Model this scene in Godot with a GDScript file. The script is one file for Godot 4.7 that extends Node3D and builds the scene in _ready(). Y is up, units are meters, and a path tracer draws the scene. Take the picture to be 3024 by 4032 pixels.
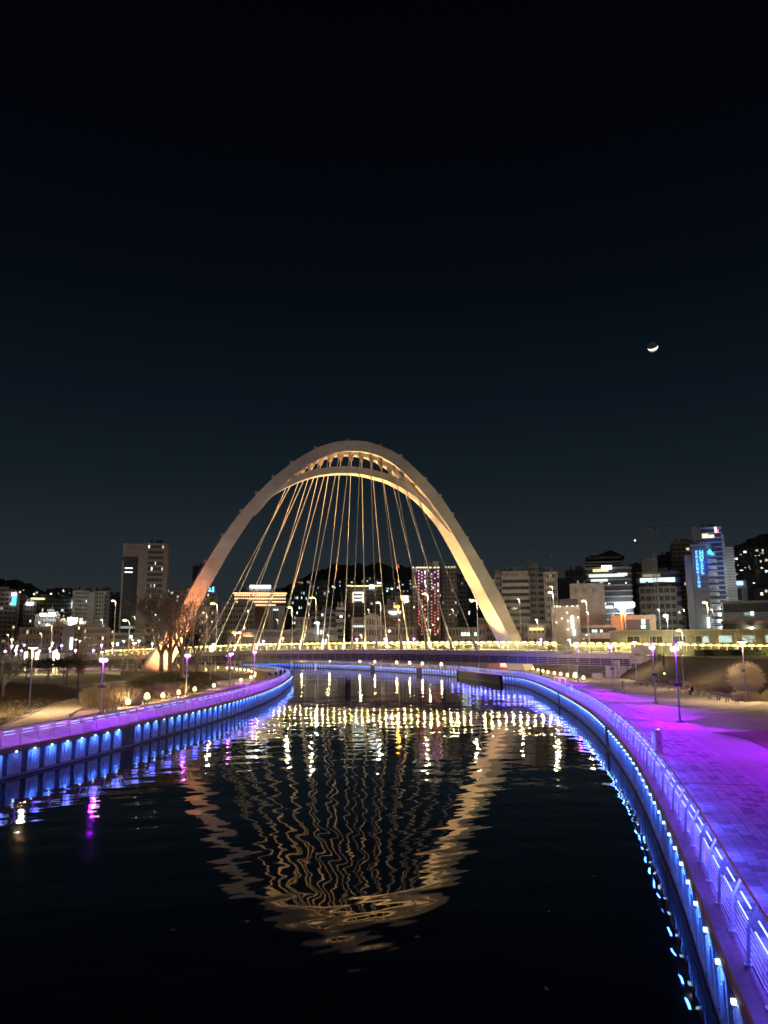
extends Node3D
# A canal at night with a tied arch footbridge, lit quay walls and a city behind it.

const F := 3027.0
const EYE := Vector3(0, 8.5, 0)
const PITCH := 10.04
const ROLL := -0.006

var tilt := Basis.from_euler(Vector3(deg_to_rad(PITCH), 0, ROLL))
var rng := RandomNumberGenerator.new()
var mats := {}
var used := {}
var unit_box := BoxMesh.new()
var unit_cyl := CylinderMesh.new()
var unit_ball := SphereMesh.new()
var lawn_bits := []


# ------------------------------------------------------------------ surveying
func along_sight(px, py) -> Vector3:
	return tilt * Vector3((px - 1512.0) / F, (2016.0 - py) / F, -1.0)

func g(px, py, h = 2.0) -> Vector3:                       # where that sight line meets the level h
	var r = along_sight(px, py)
	return EYE + r * ((h - EYE.y) / r.y)

func at(px, py, d) -> Vector3:                            # where it is d metres ahead
	var r = along_sight(px, py)
	return EYE + r * (d / -r.z)


# ------------------------------------------------------------------ geometry
class Geo:
	var v := PackedVector3Array()
	var n := PackedVector3Array()
	var uv := PackedVector2Array()
	var c := PackedColorArray()
	var ix := PackedInt32Array()
	var tint := Color.WHITE
	func quad(a: Vector3, b: Vector3, cc: Vector3, d: Vector3):     # counter-clockwise seen from outside
		var nn = (b - a).cross(d - a)
		if nn.length_squared() < 1e-14:
			nn = (cc - b).cross(d - b)
		nn = nn.normalized()
		smooth(a, b, cc, d, nn, nn, nn, nn)
	func smooth(a, b, cc, d, na, nb, nc, nd):
		var k = v.size()
		v.append_array([a, b, cc, d])
		n.append_array([na, nb, nc, nd])
		uv.append_array([Vector2(0, 0), Vector2(1, 0), Vector2(1, 1), Vector2(0, 1)])
		c.append_array([tint, tint, tint, tint])
		ix.append_array([k, k + 2, k + 1, k, k + 3, k + 2])
	func tri(a: Vector3, b: Vector3, cc: Vector3):
		var nn = (b - a).cross(cc - a).normalized()
		var k = v.size()
		v.append_array([a, b, cc])
		n.append_array([nn, nn, nn])
		uv.append_array([Vector2(0, 0), Vector2(1, 0), Vector2(1, 1)])
		c.append_array([tint, tint, tint])
		ix.append_array([k, k + 2, k + 1])
	func hexa(p: Array):                                            # bottom four counter-clockwise from above, then top four
		quad(p[4], p[5], p[6], p[7])
		quad(p[3], p[2], p[1], p[0])
		for i in 4:
			var j = (i + 1) % 4
			quad(p[i], p[j], p[j + 4], p[i + 4])
	func box(o: Vector3, s: Vector3, b := Basis()):
		var p = []
		for y in [-0.5, 0.5]:
			for q in [[-0.5, 0.5], [0.5, 0.5], [0.5, -0.5], [-0.5, -0.5]]:
				p.append(o + b * Vector3(q[0] * s.x, y * s.y, q[1] * s.z))
		hexa(p)
	func tube(pts: Array, radii, sides := 6, caps := true):
		var m = pts.size()
		var rings = []
		var norms = []
		var side := Vector3.ZERO
		for i in m:
			var t = (pts[mini(i + 1, m - 1)] - pts[maxi(i - 1, 0)]).normalized()
			if side == Vector3.ZERO:
				side = t.cross(Vector3.UP if absf(t.y) < 0.9 else Vector3.RIGHT).normalized()
			else:
				side = (side - t * side.dot(t)).normalized()
			var other = t.cross(side)
			var r = radii[i] if radii is Array else radii
			var ring = []
			var nn = []
			for k in sides:
				var a = TAU * k / sides
				var dir = side * cos(a) + other * sin(a)
				ring.append(pts[i] + dir * r)
				nn.append(dir)
			rings.append(ring)
			norms.append(nn)
		for i in m - 1:
			for k in sides:
				var j = (k + 1) % sides
				smooth(rings[i][k], rings[i][j], rings[i + 1][j], rings[i + 1][k], norms[i][k], norms[i][j], norms[i + 1][j], norms[i + 1][k])
		if caps:
			for k in range(1, sides - 1):
				tri(rings[0][0], rings[0][k + 1], rings[0][k])
				tri(rings[m - 1][0], rings[m - 1][k], rings[m - 1][k + 1])
	func lathe(o: Vector3, prof: Array, sides := 12):               # prof: [radius, height] from the bottom up
		for i in prof.size() - 1:
			var slope = Vector2(prof[i + 1][1] - prof[i][1], prof[i][0] - prof[i + 1][0]).normalized()
			for k in sides:
				var q = []
				var w = []
				for e in [[i, k], [i, k + 1], [i + 1, k + 1], [i + 1, k]]:
					var a = -TAU * e[1] / sides
					q.append(o + Vector3(cos(a) * prof[e[0]][0], prof[e[0]][1], sin(a) * prof[e[0]][0]))
					w.append(Vector3(cos(a) * slope.x, slope.y, sin(a) * slope.x))
				smooth(q[0], q[1], q[2], q[3], w[0], w[1], w[2], w[3])
	func mesh() -> ArrayMesh:
		var a = []
		a.resize(Mesh.ARRAY_MAX)
		a[Mesh.ARRAY_VERTEX] = v
		a[Mesh.ARRAY_NORMAL] = n
		a[Mesh.ARRAY_TEX_UV] = uv
		a[Mesh.ARRAY_COLOR] = c
		a[Mesh.ARRAY_INDEX] = ix
		var am = ArrayMesh.new()
		am.add_surface_from_arrays(Mesh.PRIMITIVE_TRIANGLES, a)
		return am


# ------------------------------------------------------------------ materials
func lin(r, gg, b) -> Color:
	return Color(r, gg, b).linear_to_srgb()

func noise_tex(key: String, freq: float, lo: float, size := 256, octaves := 4) -> NoiseTexture2D:
	if mats.has("tex" + key):
		return mats["tex" + key]
	var fn = FastNoiseLite.new()
	fn.seed = hash(key) % 1000
	fn.noise_type = FastNoiseLite.TYPE_SIMPLEX_SMOOTH
	fn.frequency = freq
	fn.fractal_octaves = octaves
	var t = NoiseTexture2D.new()
	t.width = size
	t.height = size
	t.seamless = true
	t.noise = fn
	var ramp = Gradient.new()
	ramp.set_color(0, Color(lo, lo, lo))
	ramp.set_color(1, Color(1, 1, 1))
	t.color_ramp = ramp
	mats["tex" + key] = t
	return t

# a surface: linear base colour, roughness, metal; a mottle texture of so many metres if wanted
func surf(key: String, col := Color.WHITE, rough := 0.8, metal := 0.0, mottle := "", metres := 4.0) -> StandardMaterial3D:
	if mats.has(key):
		return mats[key]
	if col == Color.WHITE:
		pass
	var m = StandardMaterial3D.new()
	m.resource_name = key
	m.albedo_color = col.linear_to_srgb()
	m.roughness = rough
	m.metallic = metal
	if mottle:
		var spec = {"rough": [0.02, 0.80, 256, 5], "soft": [0.01, 0.88, 256, 4], "dry": [0.035, 0.35, 512, 5], "fine": [0.08, 0.75, 256, 3]}[mottle]
		m.albedo_texture = noise_tex(mottle, spec[0], spec[1], spec[2], spec[3])
		m.uv1_triplanar = true
		m.uv1_world_triplanar = true
		m.uv1_scale = Vector3.ONE / metres
	mats[key] = m
	return m

func glow(key: String, col := Color.WHITE, energy := 1.0) -> StandardMaterial3D:
	if mats.has(key):
		return mats[key]
	var m = StandardMaterial3D.new()
	m.resource_name = key
	if col == Color.WHITE:
		pass
	m.albedo_color = lin(0.3, 0.3, 0.3)
	m.roughness = 0.5
	m.emission_enabled = true
	m.emission = col.linear_to_srgb()
	m.emission_energy_multiplier = energy
	mats[key] = m
	return m


# ------------------------------------------------------------------ things and parts
func numbered(called: String) -> String:
	var k = used.get(called, 0)
	used[called] = k + 1
	return called if k == 0 else "%s_%03d" % [called, k]

func tag(o, label, category, group = ""):
	if label.split(" ").size() > 16:
		print(label.split(" ").size(), " ", label)
	o.set_meta("label", label)
	o.set_meta("category", category)
	if group:
		o.set_meta("group", group)
	return o

func thing(called, label, category, where = Vector3.ZERO, turn = 0.0, group = "") -> Node3D:
	var o = Node3D.new()
	o.name = numbered(called)
	o.position = where
	o.rotation.y = turn
	tag(o, label, category, group)
	add_child(o, true)
	return o

func struct(called, where = Vector3.ZERO) -> Node3D:
	var o = Node3D.new()
	o.name = numbered(called)
	o.position = where
	o.set_meta("kind", "structure")
	add_child(o, true)
	return o

func part(parent, called, mesh, material, xf = Transform3D()) -> MeshInstance3D:
	var o = MeshInstance3D.new()
	o.name = called
	o.mesh = mesh.mesh() if mesh is Geo else mesh
	o.material_override = material
	o.transform = xf
	parent.add_child(o, true)
	return o

func sheet(called, mesh, material) -> MeshInstance3D:
	var o = part(self, numbered(called), mesh, material)
	o.set_meta("kind", "structure")
	return o

func pbox(parent, called, o: Vector3, s: Vector3, material, turn = 0.0) -> MeshInstance3D:
	return part(parent, called, unit_box, material, Transform3D(Basis(Vector3.UP, turn) * Basis.from_scale(s), o))

func pcyl(parent, called, a: Vector3, b: Vector3, r: float, material) -> MeshInstance3D:
	var y = (b - a).normalized()
	var x = y.cross(Vector3.FORWARD if absf(y.z) < 0.9 else Vector3.RIGHT).normalized()
	return part(parent, called, unit_cyl, material, Transform3D(Basis(x * r, y * a.distance_to(b), x.cross(y) * r), (a + b) / 2))

func pball(parent, called, o: Vector3, s: Vector3, material) -> MeshInstance3D:
	return part(parent, called, unit_ball, material, Transform3D(Basis.from_scale(s), o))

func omni(parent, where: Vector3, col: Color, energy: float, size := 0.15) -> OmniLight3D:
	var l = OmniLight3D.new()
	l.name = "lamp_light"
	l.position = where
	l.light_color = col
	l.light_energy = energy
	l.light_size = size
	l.omni_range = 120
	l.omni_attenuation = 2
	l.shadow_enabled = true
	parent.add_child(l, true)
	return l

func spot(parent, where: Vector3, target: Vector3, col: Color, energy: float, angle: float, soft := 0.5, size := 0.15) -> SpotLight3D:
	var l = SpotLight3D.new()
	l.name = "spot_light"
	var dir = (target - where).normalized()
	l.transform = Transform3D(Basis.looking_at(dir, Vector3.UP if absf(dir.y) < 0.98 else Vector3.RIGHT), where)
	l.light_color = col
	l.light_energy = energy
	l.light_size = size
	l.spot_range = 200
	l.spot_angle = angle
	l.spot_angle_attenuation = soft
	l.spot_attenuation = 2
	l.shadow_enabled = true
	parent.add_child(l, true)
	return l

func strip(parent, where: Vector3, target: Vector3, size: Vector2, col: Color, energy: float) -> AreaLight3D:
	var l = AreaLight3D.new()
	l.name = "strip_light"
	l.transform = Transform3D(Basis.looking_at((target - where).normalized(), Vector3.UP), where)
	l.light_color = col
	l.light_energy = energy
	l.area_size = size
	l.area_range = 60
	l.shadow_enabled = true
	parent.add_child(l, true)
	return l


# ------------------------------------------------------------------ curves
# a smooth curve through the points, cut at every step metres: [points, directions]
func course(pts: Array, step: float) -> Array:
	var c = Curve3D.new()
	c.bake_interval = 0.2
	for i in pts.size():
		var h = (pts[mini(i + 1, pts.size() - 1)] - pts[maxi(i - 1, 0)]) / 2.0
		var before = pts[i].distance_to(pts[maxi(i - 1, 0)])
		var after = pts[i].distance_to(pts[mini(i + 1, pts.size() - 1)])
		h = h.normalized()
		c.add_point(pts[i], -h * before / 3.0, h * after / 3.0)
	var p = []
	var s := 0.0
	var length = c.get_baked_length()
	while s <= length:
		p.append(c.sample_baked(s, true))
		s += step
	var t = []
	for i in p.size():
		t.append((p[mini(i + 1, p.size() - 1)] - p[maxi(i - 1, 0)]).normalized())
	return [p, t]

func offset(way: Array, by: float, h: float) -> Array:            # points beside the course, to its right when by > 0, at the level h
	var out = []
	for i in way[0].size():
		var s = way[1][i].cross(Vector3.UP).normalized()
		var q = way[0][i] + s * by
		out.append(Vector3(q.x, h, q.z))
	return out

func band(a: Array, b: Array) -> Geo:                              # a level strip, a on the left and b on the right of the way forward
	var q = Geo.new()
	for i in mini(a.size(), b.size()) - 1:
		q.quad(a[i], b[i], b[i + 1], a[i + 1])
	return q

func fan(pts: Array, h: float) -> Geo:                             # a level polygon
	var flat = PackedVector2Array()
	for p in pts:
		flat.append(Vector2(p.x, p.z))
	if h > 2.009 and h < 2.02:
		lawn_bits.append(flat)
	var q = Geo.new()
	var tris = Geometry2D.triangulate_polygon(flat)
	for i in range(0, tris.size(), 3):
		var a = flat[tris[i]]
		var b = flat[tris[i + 1]]
		var c = flat[tris[i + 2]]
		if (b - a).cross(c - a) > 0:
			var s = b
			b = c
			c = s
		q.tri(Vector3(a.x, h, a.y), Vector3(b.x, h, b.y), Vector3(c.x, h, c.y))
	return q

func swept(way: Array, prof: Array, sign := 1.0) -> Geo:           # prof: [sideways, level] points of a closed section
	var q = Geo.new()
	var m = prof.size()
	for i in way[0].size() - 1:
		for k in m:
			var e = []
			for w in [[i, k], [i, (k + 1) % m], [i + 1, (k + 1) % m], [i + 1, k]]:
				var s = way[1][w[0]].cross(Vector3.UP).normalized() * sign
				var p = way[0][w[0]] + s * prof[w[1]][0]
				e.append(Vector3(p.x, prof[w[1]][1], p.z))
			q.quad(e[0], e[1], e[2], e[3])
	return q


# ------------------------------------------------------------------ camera, sky, water
func look():
	var cam = Camera3D.new()
	cam.name = "camera"
	cam.position = EYE
	cam.rotation = Vector3(deg_to_rad(PITCH), 0, ROLL)
	cam.fov = rad_to_deg(2.0 * atan(2016.0 / F))
	cam.near = 0.1
	cam.far = 9000
	add_child(cam)
	cam.current = true
	# night air: almost black overhead, a grey-blue glow of the city low down
	var im = Image.create(64, 512, false, Image.FORMAT_RGBAF)
	var ramp = [[-90.0, 0.01, 0.012, 0.012], [0.0, 0.0245, 0.030, 0.033], [7.0, 0.0150, 0.0222, 0.0275], [12.0, 0.0070, 0.0128, 0.0180], [18.0, 0.0036, 0.0073, 0.0118], [25.0, 0.0018, 0.0035, 0.0068], [33.0, 0.0009, 0.0016, 0.0036], [43.0, 0.0007, 0.0009, 0.0020], [90.0, 0.0005, 0.0006, 0.0012]]
	for row in 512:
		var e = 90.0 - (row + 0.5) / 512.0 * 180.0
		var col = Color.BLACK
		for i in ramp.size() - 1:
			if e >= ramp[i][0] and e <= ramp[i + 1][0]:
				var k = (e - ramp[i][0]) / (ramp[i + 1][0] - ramp[i][0])
				col = Color(lerpf(ramp[i][1], ramp[i + 1][1], k), lerpf(ramp[i][2], ramp[i + 1][2], k), lerpf(ramp[i][3], ramp[i + 1][3], k))
		im.fill_rect(Rect2i(0, row, 64, 1), col)
	var pan = PanoramaSkyMaterial.new()
	pan.panorama = ImageTexture.create_from_image(im)
	var sky = Sky.new()
	sky.sky_material = pan
	var env = Environment.new()
	env.background_mode = Environment.BG_SKY
	env.sky = sky
	env.tonemap_mode = Environment.TONE_MAPPER_LINEAR
	env.tonemap_exposure = 1.0
	env.sdfgi_enabled = true
	env.ssao_enabled = true
	env.ssil_enabled = true
	var we = WorldEnvironment.new()
	we.name = "environment"
	we.environment = env
	add_child(we)
	var moonlight = DirectionalLight3D.new()
	moonlight.name = "moonlight"
	moonlight.light_energy = 0.012
	moonlight.light_color = Color(1.0, 0.96, 0.88)
	moonlight.light_angular_distance = 0.5
	moonlight.shadow_enabled = true
	moonlight.basis = Basis.looking_at(-along_sight(2570, 1365).normalized(), Vector3.UP)
	add_child(moonlight)

func make_moon():
	var c = EYE + along_sight(2570, 1365).normalized() * 4000.0
	var r := 24.0
	var o = thing("moon", "thin crescent moon lying on its back in the dark sky", "moon", c)
	var globe = Geo.new()
	var prof = []
	for i in 25:
		var a = -PI / 2 + PI * i / 24.0
		prof.append([cos(a) * r, sin(a) * r])
	globe.lathe(Vector3.ZERO, prof, 32)
	part(o, "dark_side", globe, glow("earthshine", Color(0.9, 0.95, 1.0), 0.014)).material_override.albedo_color = Color.BLACK
	# the sunlit lune: between the lower limb and the terminator
	var z = (EYE - c).normalized()
	var x = Vector3.UP.cross(z).normalized()
	var y = z.cross(x)
	var roll = Basis(z, deg_to_rad(10.0))
	x = roll * x
	y = roll * y
	var q = Geo.new()
	var rr = r * 1.01
	for i in 32:
		for k in 4:
			var e = []
			for w in [[i, k], [i + 1, k], [i + 1, k + 1], [i, k + 1]]:
				var a = PI + PI * w[0] / 32.0                 # round the lower limb
				var f = 1.0 - 0.62 * w[1] / 4.0               # 1 at the limb, 0.38 at the terminator
				var px = cos(a) * rr
				var py = sin(a) * rr * f
				e.append(x * px + y * py + z * sqrt(maxf(0.0, rr * rr - px * px - py * py)))
			q.quad(e[0], e[1], e[2], e[3])
	part(o, "lit_crescent", q, glow("moonshine", Color(1.0, 0.95, 0.8), 1.6))

func make_water():
	# long low ripples: a tile of waves whose slopes are summed exactly
	var n := 512
	var tile := 21.0
	var waves = []
	rng.seed = 77
	for i in 18:
		var length = lerpf(0.5, 3.9, pow(rng.randf(), 1.25))
		var k = tile / length
		var a = deg_to_rad(90.0 + rng.randfn(0.0, 34.0))
		var kx = roundi(k * cos(a))
		var kz = roundi(k * sin(a))
		if kx == 0 and kz == 0:
			kz = 4
		waves.append([kx, kz, rng.randf() * TAU, WAVE * (0.55 + 0.9 * rng.randf())])
	var sx = PackedFloat32Array()
	var sz = PackedFloat32Array()
	sx.resize(n * n)
	sz.resize(n * n)
	for w in waves:
		var ca = PackedFloat32Array()
		var sa = PackedFloat32Array()
		ca.resize(n)
		sa.resize(n)
		for i in n:
			ca[i] = cos(TAU * w[0] * i / n)
			sa[i] = sin(TAU * w[0] * i / n)
		var long = sqrt(float(w[0] * w[0] + w[1] * w[1]))
		var ax = w[3] * w[0] / long
		var az = w[3] * w[1] / long
		for j in n:
			var cb = cos(TAU * w[1] * j / n + w[2])
			var sb = sin(TAU * w[1] * j / n + w[2])
			var row = j * n
			for i in n:
				var s: float = ca[i] * cb - sa[i] * sb
				sx[row + i] += ax * s
				sz[row + i] += az * s
	var data = PackedFloat32Array()
	data.resize(n * n * 4)
	for i in n * n:
		data[i * 4] = 0.5 - 0.5 * sx[i] * 1.5
		data[i * 4 + 1] = 0.5 + 0.5 * sz[i] * 0.85
		data[i * 4 + 2] = 1.0
		data[i * 4 + 3] = 1.0
	var im = Image.create_from_data(n, n, false, Image.FORMAT_RGBAF, data.to_byte_array())
	var m = StandardMaterial3D.new()
	m.resource_name = "water"
	m.albedo_color = lin(0.002, 0.0025, 0.003)
	m.roughness = 0.03
	m.metallic_specular = 0.38
	m.normal_enabled = true
	m.normal_texture = ImageTexture.create_from_image(im)
	m.normal_scale = 1.0
	# the sheet itself carries the slow swell in its normals
	var fn = FastNoiseLite.new()
	fn.seed = 5
	fn.frequency = 0.045
	fn.fractal_octaves = 3
	var q = Geo.new()
	var step := 2.0
	var cols := 110
	var rows := 222
	for j in rows + 1:
		for i in cols + 1:
			var x = -160.0 + i * step
			var z = 18.0 - j * step
			q.v.append(Vector3(x, 0, z))
			var dx = fn.get_noise_2d(x + 1.0, z * 1.6) - fn.get_noise_2d(x - 1.0, z * 1.6)
			var dz = fn.get_noise_2d(x, (z + 1.0) * 1.6) - fn.get_noise_2d(x, (z - 1.0) * 1.6)
			q.n.append(Vector3(-dx * 0.03, 1.0, -dz * 0.022).normalized())
			q.uv.append(Vector2(x / tile, z / tile))
			q.c.append(Color.WHITE)
	for j in rows:
		for i in cols:
			var k = j * (cols + 1) + i
			q.ix.append_array([k, k + cols + 2, k + 1, k, k + cols + 1, k + cols + 2])
	sheet("water", q, m)


# ------------------------------------------------------------------ banks
var right_way := []
var corner_way := []
var far_way := []
var left_way := []
const RIGHT := [[0.5, 14], [3.0, 0], [4.85, -8], [6.55, -15], [8.1, -20.8], [9.95, -27.5], [12.6, -38], [15.2, -49], [18.4, -65], [22.1, -87], [26.3, -122], [29.3, -156], [29.6, -174], [27.4, -187]]
const BEND := [[27.4, -187], [26.0, -198], [23.6, -214], [21.3, -232]]
const FAR := [[21.3, -232], [11.2, -258.4], [-6.4, -301], [-23.4, -333], [-44.5, -358], [-85, -396]]
const LEFT := [[-33, 14], [-30.5, -20], [-27.5, -40], [-25.6, -53], [-24.3, -60], [-23.1, -68], [-22.0, -78], [-20.7, -90], [-19.6, -105], [-19.2, -130], [-20.9, -166], [-25.1, -206], [-43, -266], [-76, -317], [-130, -368]]

func flat(list: Array, h = 2.0) -> Array:
	var out = []
	for p in list:
		out.append(Vector3(p[0], h, p[1]))
	return out

func lands():
	var dry = surf("winter_grass", lin(0.17, 0.12, 0.05), 0.95, 0, "dry", 5.0)
	var soil = surf("city_ground", lin(0.07, 0.065, 0.06), 0.9, 0, "soft", 12.0)
	var edge = flat(RIGHT.slice(0, -1)) + flat(BEND.slice(0, -1)) + flat(FAR)
	edge = offset_free(right_way[0]) + offset_free(corner_way[0]) + offset_free(far_way[0])
	var out = []
	for p in edge:
		out.append(Vector3(900, 2, p.z))
	sheet("ground", band(edge, out), surf("plaza_sand", lin(0.30, 0.25, 0.20), 0.9, 0, "soft", 6.0))
	var rim = offset_free(left_way[0])
	out = []
	for p in rim:
		out.append(Vector3(-900, 2, p.z))
	sheet("lawn", band(out, rim), dry)
	sheet("city_ground", fan([Vector3(-900, 2, -368), Vector3(-130, 2, -368), Vector3(-85, 2, -396), Vector3(900, 2, -396), Vector3(3500, 2, -400), Vector3(3500, 2, -5000), Vector3(-3500, 2, -5000), Vector3(-3500, 2, -368)], 2.0), soil)

func offset_free(pts: Array) -> Array:
	return pts.duplicate()

# a quay wall in two-metre modules: glowing panels under a coping, each with a small lamp
func quay(called, label, way, sign, from_i, to_i, skip, group_gap = 0):
	var o = thing(called, label, "quay wall")
	var concrete = surf("quay_concrete", lin(0.035, 0.035, 0.04), 0.85, 0, "rough", 3.0)
	part(o, "wall", swept(way, [[0.0, -1.2], [0.0, 1.72], [0.45, 1.72], [0.45, -1.2]], sign), concrete)
	part(o, "coping", swept(way, [[-0.12, 1.74], [-0.12, 1.98], [-0.08, 2.03], [0.36, 2.03], [0.36, 1.74]], sign), surf("coping_stone", lin(0.30, 0.045, 0.06), 0.6, 0, "rough", 2.0))
	part(o, "fender", swept(way, [[-0.1, 0.05], [-0.1, 0.2], [-0.008, 0.2], [-0.008, 0.05]], sign), surf("fender", lin(0.05, 0.05, 0.055), 0.7))
	var panel = Geo.new()
	panel.box(Vector3(0, 0, 0.03), Vector3(1.34, 1.4, 0.12))
	panel.box(Vector3(-0.28, 0.02, 0.1), Vector3(0.09, 1.0, 0.06))
	panel.box(Vector3(0.08, -0.06, 0.1), Vector3(0.07, 0.8, 0.06))
	panel.box(Vector3(0.36, 0.05, 0.1), Vector3(0.06, 0.95, 0.06))
	var pm = panel.mesh()
	var fix = Geo.new()
	fix.box(Vector3.ZERO, Vector3(0.11, 0.08, 0.09))
	var fm = fix.mesh()
	var pmat = surf("relief_panel", lin(0.5, 0.52, 0.55), 0.6, 0, "soft", 1.7)
	var fmat = glow("wall_lamp", Color(0.45, 0.7, 1.0), 5.0)
	part(o, "tide_mark", swept(way, [[-0.006, -0.2], [-0.006, 0.42], [0.0, 0.42], [0.0, -0.2]], sign), surf("tide_algae", lin(0.012, 0.016, 0.010), 0.5, 0, "dry", 1.2))
	rng.seed = hash(label)
	var n := 0
	for i in range(from_i, mini(to_i, way[0].size() - 1)):
		if i in skip:
			pbox(o, "ladder_recess", _mid(way, i, -0.02 * sign, sign, 0.8), Vector3(0.5, 1.7, 0.06), surf("recess", lin(0.02, 0.02, 0.025), 0.9), _turn(way, i))
			continue
		var face = _turn(way, i) + (PI if sign > 0 else 0.0)
		var c = _mid(way, i, -0.02, sign, 0.94)
		part(o, "panel", pm, pmat, Transform3D(Basis(Vector3.UP, face), c))
		var lamp_var = rng.randf_range(0.7, 1.2) * (0.12 if rng.randf() < 0.03 else 1.0)
		var top = _mid(way, i, -0.17, sign, 1.70)
		part(o, "wall_lamp", fm, fmat, Transform3D(Basis(Vector3.UP, face), top))
		strip(o, _mid(way, i, -0.40, sign, 1.60), _mid(way, i, 0.0, sign, 0.75), Vector2(0.8, 0.08), lin(0.04, 0.15, 1.0), QUAY * lamp_var)
		n += 1
	return o

func _mid(way, i, by, sign, h) -> Vector3:
	var a = (way[0][i] + way[0][i + 1]) / 2
	var t = (way[0][i + 1] - way[0][i]).normalized()
	var s = t.cross(Vector3.UP).normalized() * sign
	return Vector3(a.x + s.x * by, h, a.z + s.z * by)

func _turn(way, i) -> float:                                       # yaw that lays local x along the way
	var t = way[0][i + 1] - way[0][i]
	return atan2(-t.z, t.x)

# a railing of leaning posts, thin rails and bars of light
func railing(called, label, way, sign, by, lit_to, base = 2.03, bright = 1.0):
	var o = thing(called, label, "railing")
	var steel = surf("rail_steel", lin(0.58, 0.54, 0.54), 0.4, 0.2)
	var dark = surf("handrail", lin(0.10, 0.07, 0.05), 0.45, 0.2)
	var post = Geo.new()
	post.hexa([Vector3(-0.018, 0, 0.07), Vector3(0.018, 0, 0.07), Vector3(0.018, 0, -0.01), Vector3(-0.018, 0, -0.01), Vector3(-0.018, 0.75, 0.0), Vector3(0.018, 0.75, 0.0), Vector3(0.018, 0.75, -0.06), Vector3(-0.018, 0.75, -0.06)])
	post.hexa([Vector3(-0.018, 0.752, 0.0), Vector3(0.018, 0.752, 0.0), Vector3(0.018, 0.752, -0.06), Vector3(-0.018, 0.752, -0.06), Vector3(-0.018, 1.16, -0.21), Vector3(0.018, 1.16, -0.21), Vector3(0.018, 1.16, -0.28), Vector3(-0.018, 1.16, -0.28)])
	post.box(Vector3(0, 0.012, 0.03), Vector3(0.13, 0.024, 0.17))
	var pm = post.mesh()
	var n = way[0].size()
	for i in n:
		var t = way[1][i]
		var s = t.cross(Vector3.UP).normalized() * sign             # towards the land
		var p = way[0][i] + s * by
		part(o, "post", pm, steel, Transform3D(Basis(s.cross(Vector3.UP), Vector3.UP, -s), Vector3(p.x, base, p.z)))
	for r in [[0.14, 0.0], [0.25, 0.01], [0.36, 0.02], [0.47, 0.04], [0.58, 0.05], [0.69, 0.06]]:
		var q = Geo.new()
		q.tube(offset(way, (by + r[1]) * sign, base + r[0]), 0.014, 5)
		part(o, "rail", q, steel)
	var hand = Geo.new()
	hand.tube(offset(way, (by + 0.25) * sign, base + 1.18), 0.04, 8)
	part(o, "handrail", hand, dark)
	var bar = Geo.new()
	bar.tube([Vector3(-0.72, 0, 0), Vector3(0.5, 0, 0)], 0.014, 6)
	var short = Geo.new()
	short.tube([Vector3(-0.6, 0, 0), Vector3(0.55, 0, 0)], 0.02, 6)
	var bm = [bar.mesh(), short.mesh()]
	var lm = glow("light_bar", Color(0.20, 0.34, 1.0), LEDBAR)
	for i in range(0, mini(lit_to, n - 1), 2):
		var c = _mid(way, i, by + 0.5, sign, base + 0.9)
		if c.z < -6 and c.z > -240:
			omni(o, c, lin(0.075, 0.085, 1.0), RAILGLOW * bright, 0.3)
	for i in mini(lit_to, n - 1):
		for r in [[0.80, 0.07, 0], [0.99, 0.16, 1]]:
			if rng.randf() < 0.05:
				continue
			var c = _mid(way, i, by + r[1], sign, base + r[0])
			part(o, "light_bar", bm[r[2]], lm, Transform3D(Basis(Vector3.UP, _turn(way, i)), c))
	return o

func banks():
	right_way = course(flat(RIGHT), 2.0)
	corner_way = course(flat(BEND), 2.0)
	far_way = course(flat(FAR), 2.0)
	left_way = course(flat(LEFT), 2.0)
	lands()
	quay("quay_wall", "right quay wall, narrow blue lit panels below a dark red coping", right_way, 1.0, 2, 102, [41, 66])
	quay("quay_wall", "unlit stretch of quay wall in the bend under the arch bridge", corner_way, 1.0, 500, 500, [])
	quay("quay_wall", "far quay wall behind the bridge with small blue squares of light", far_way, 1.0, 0, 90, [13, 14, 34, 35])
	quay("quay_wall", "left quay wall with broad square blue relief panels, curving to a point", left_way, -1.0, 14, 116, [42])
	railing("railing", "leaning steel railing with glowing light bars on the right promenade", right_way, 1.0, 0.34, 102)
	railing("railing", "railing above the dark unlit bend of the quay under the bridge", corner_way, 1.0, 0.34, 40)
	railing("railing", "distant railing on the far quay behind the bridge", far_way, 1.0, 0.34, 90)
	railing("railing", "railing of the left promenade with violet light behind its bars", left_way, -1.0, 0.34, 150, 2.03, 0.22)
	promenades()

func at_s(way, s: float, by: float, h: float, step := 2.0) -> Vector3:
	var f = clampf(s / step, 0.0, way[0].size() - 1.001)
	var i = int(f)
	var p = way[0][i].lerp(way[0][i + 1], f - i)
	var t = way[1][i].lerp(way[1][i + 1], f - i).normalized()
	var r = t.cross(Vector3.UP).normalized()
	return Vector3(p.x + r.x * by, h, p.z + r.z * by)

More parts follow.
